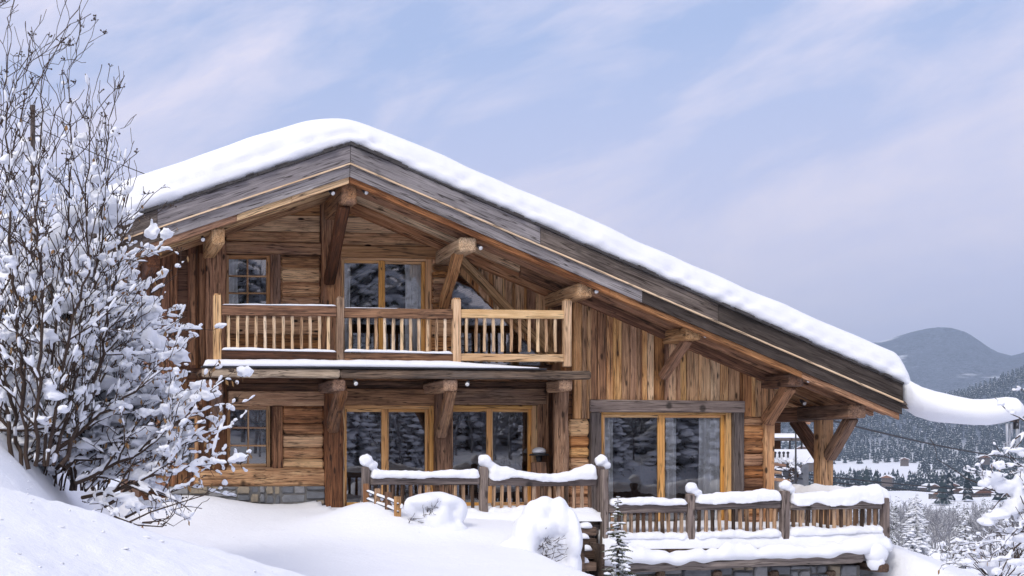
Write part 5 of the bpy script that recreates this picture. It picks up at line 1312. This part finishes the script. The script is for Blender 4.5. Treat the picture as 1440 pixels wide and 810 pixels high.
def wmix(f, a, b):
    o = wn('ShaderNodeMix', data_type='RGBA')
    for i, v in ((0, f), (6, a), (7, b)):
        if hasattr(v, 'is_output'): L(v, o.inputs[i])
        else: o.inputs[i].default_value = v if i == 0 else tuple(v) + (1,)
    return o.outputs[2]
sp = wn('ShaderNodeSeparateXYZ'); L(tc.outputs['Generated'], sp.inputs[0])
c1 = wnoise(1.5, 9, .58, .35); c2 = wnoise(4.2, 8, .6, .5)
veil = wmath('ADD', wmath('MULTIPLY', c1, .68), wmath('MULTIPLY', c2, .32))
SK = 10.                                             # sky texture is about 10x brighter than the picture at strength .1
low = wramp(sp.outputs['Z'], [(.0, 1.), (.16, .8), (.30, .18)])
base_sky = wmix(low, wmix(.7, sky.outputs[0], (2.9, 3.9, 6.3)), (5.2, 5.1, 6.7))
clouds_glow = wmix(wmath('MULTIPLY', wramp(veil, [(.43, 0.), (.57, 1.)]), .92), base_sky, (6.0, 5.75, 6.9))
# glow added to the unseen sky round the sun, fills under the eaves
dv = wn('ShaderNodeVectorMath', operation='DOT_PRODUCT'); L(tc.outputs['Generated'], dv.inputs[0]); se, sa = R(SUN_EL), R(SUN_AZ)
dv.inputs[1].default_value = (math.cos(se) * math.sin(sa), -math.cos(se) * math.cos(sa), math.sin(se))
clouds_glow = wmix(wramp(dv.outputs['Value'], [(.45, 0.), (.8, .45), (1., 1.)]), clouds_glow, (11., 10.6, 10.4))
bg = wn('ShaderNodeBackground'); L(clouds_glow, bg.inputs['Color']); bg.inputs['Strength'].default_value = .15; ow = wn('ShaderNodeOutputWorld'); L(bg.outputs[0], ow.inputs['Surface'])
sd = bpy.data.lights.new('sun', 'SUN'); sun = bpy.data.objects.new('sun', sd); COL.objects.link(sun); sd.energy = 1.5; sd.angle = R(16); sd.color = (1, .93, .84)
sun.rotation_euler = (R(90 - SUN_EL), 0, R(SUN_AZ))
hz = MB(); hz.box(-6000, 9300, -300, 9300, -130, 830, ch=.01); hm = bpy.data.materials.new('valley_air'); hm.use_nodes = True; hm.node_tree.nodes.clear(); ho = hm.node_tree.nodes.new('ShaderNodeOutputMaterial'); hv = hm.node_tree.nodes.new('ShaderNodeVolumePrincipled')
hv.inputs['Color'].default_value = (.60, .76, 1., 1); hv.inputs['Density'].default_value = .00012; hm.node_tree.links.new(hv.outputs[0], ho.inputs['Volume'])
HAZE = True
if HAZE: tag(hz.build('haze', hm), 'pale blue mist filling the valley air', 'haze', kind='stuff')
for o in scene.objects:
    if o.type == 'MESH' and o.parent is not None and ('snow' in o.name or o.name.split('.')[0] in ('crown', 'leaves', 'branches', 'twigs')): o['kind'] = 'stuff'
# ================================================================== RENDER
scene.view_settings.view_transform = 'Standard'; scene.view_settings.look = 'None'; scene.view_settings.gamma = 1; scene.view_settings.use_curve_mapping = False
scene.view_settings.exposure = .05
scene.render.engine = 'CYCLES'; c = scene.cycles
c.max_bounces = 8; c.diffuse_bounces = 3; c.glossy_bounces = 3; c.transmission_bounces = 4; c.transparent_max_bounces = 12; c.volume_bounces = 0
c.caustics_reflective = False; c.caustics_refractive = False; c.use_denoising = True; c.sample_clamp_indirect = 6
try: c.denoiser = 'OPENIMAGEDENOISE'
except Exception: pass
c.use_adaptive_sampling = True; c.adaptive_threshold = .015
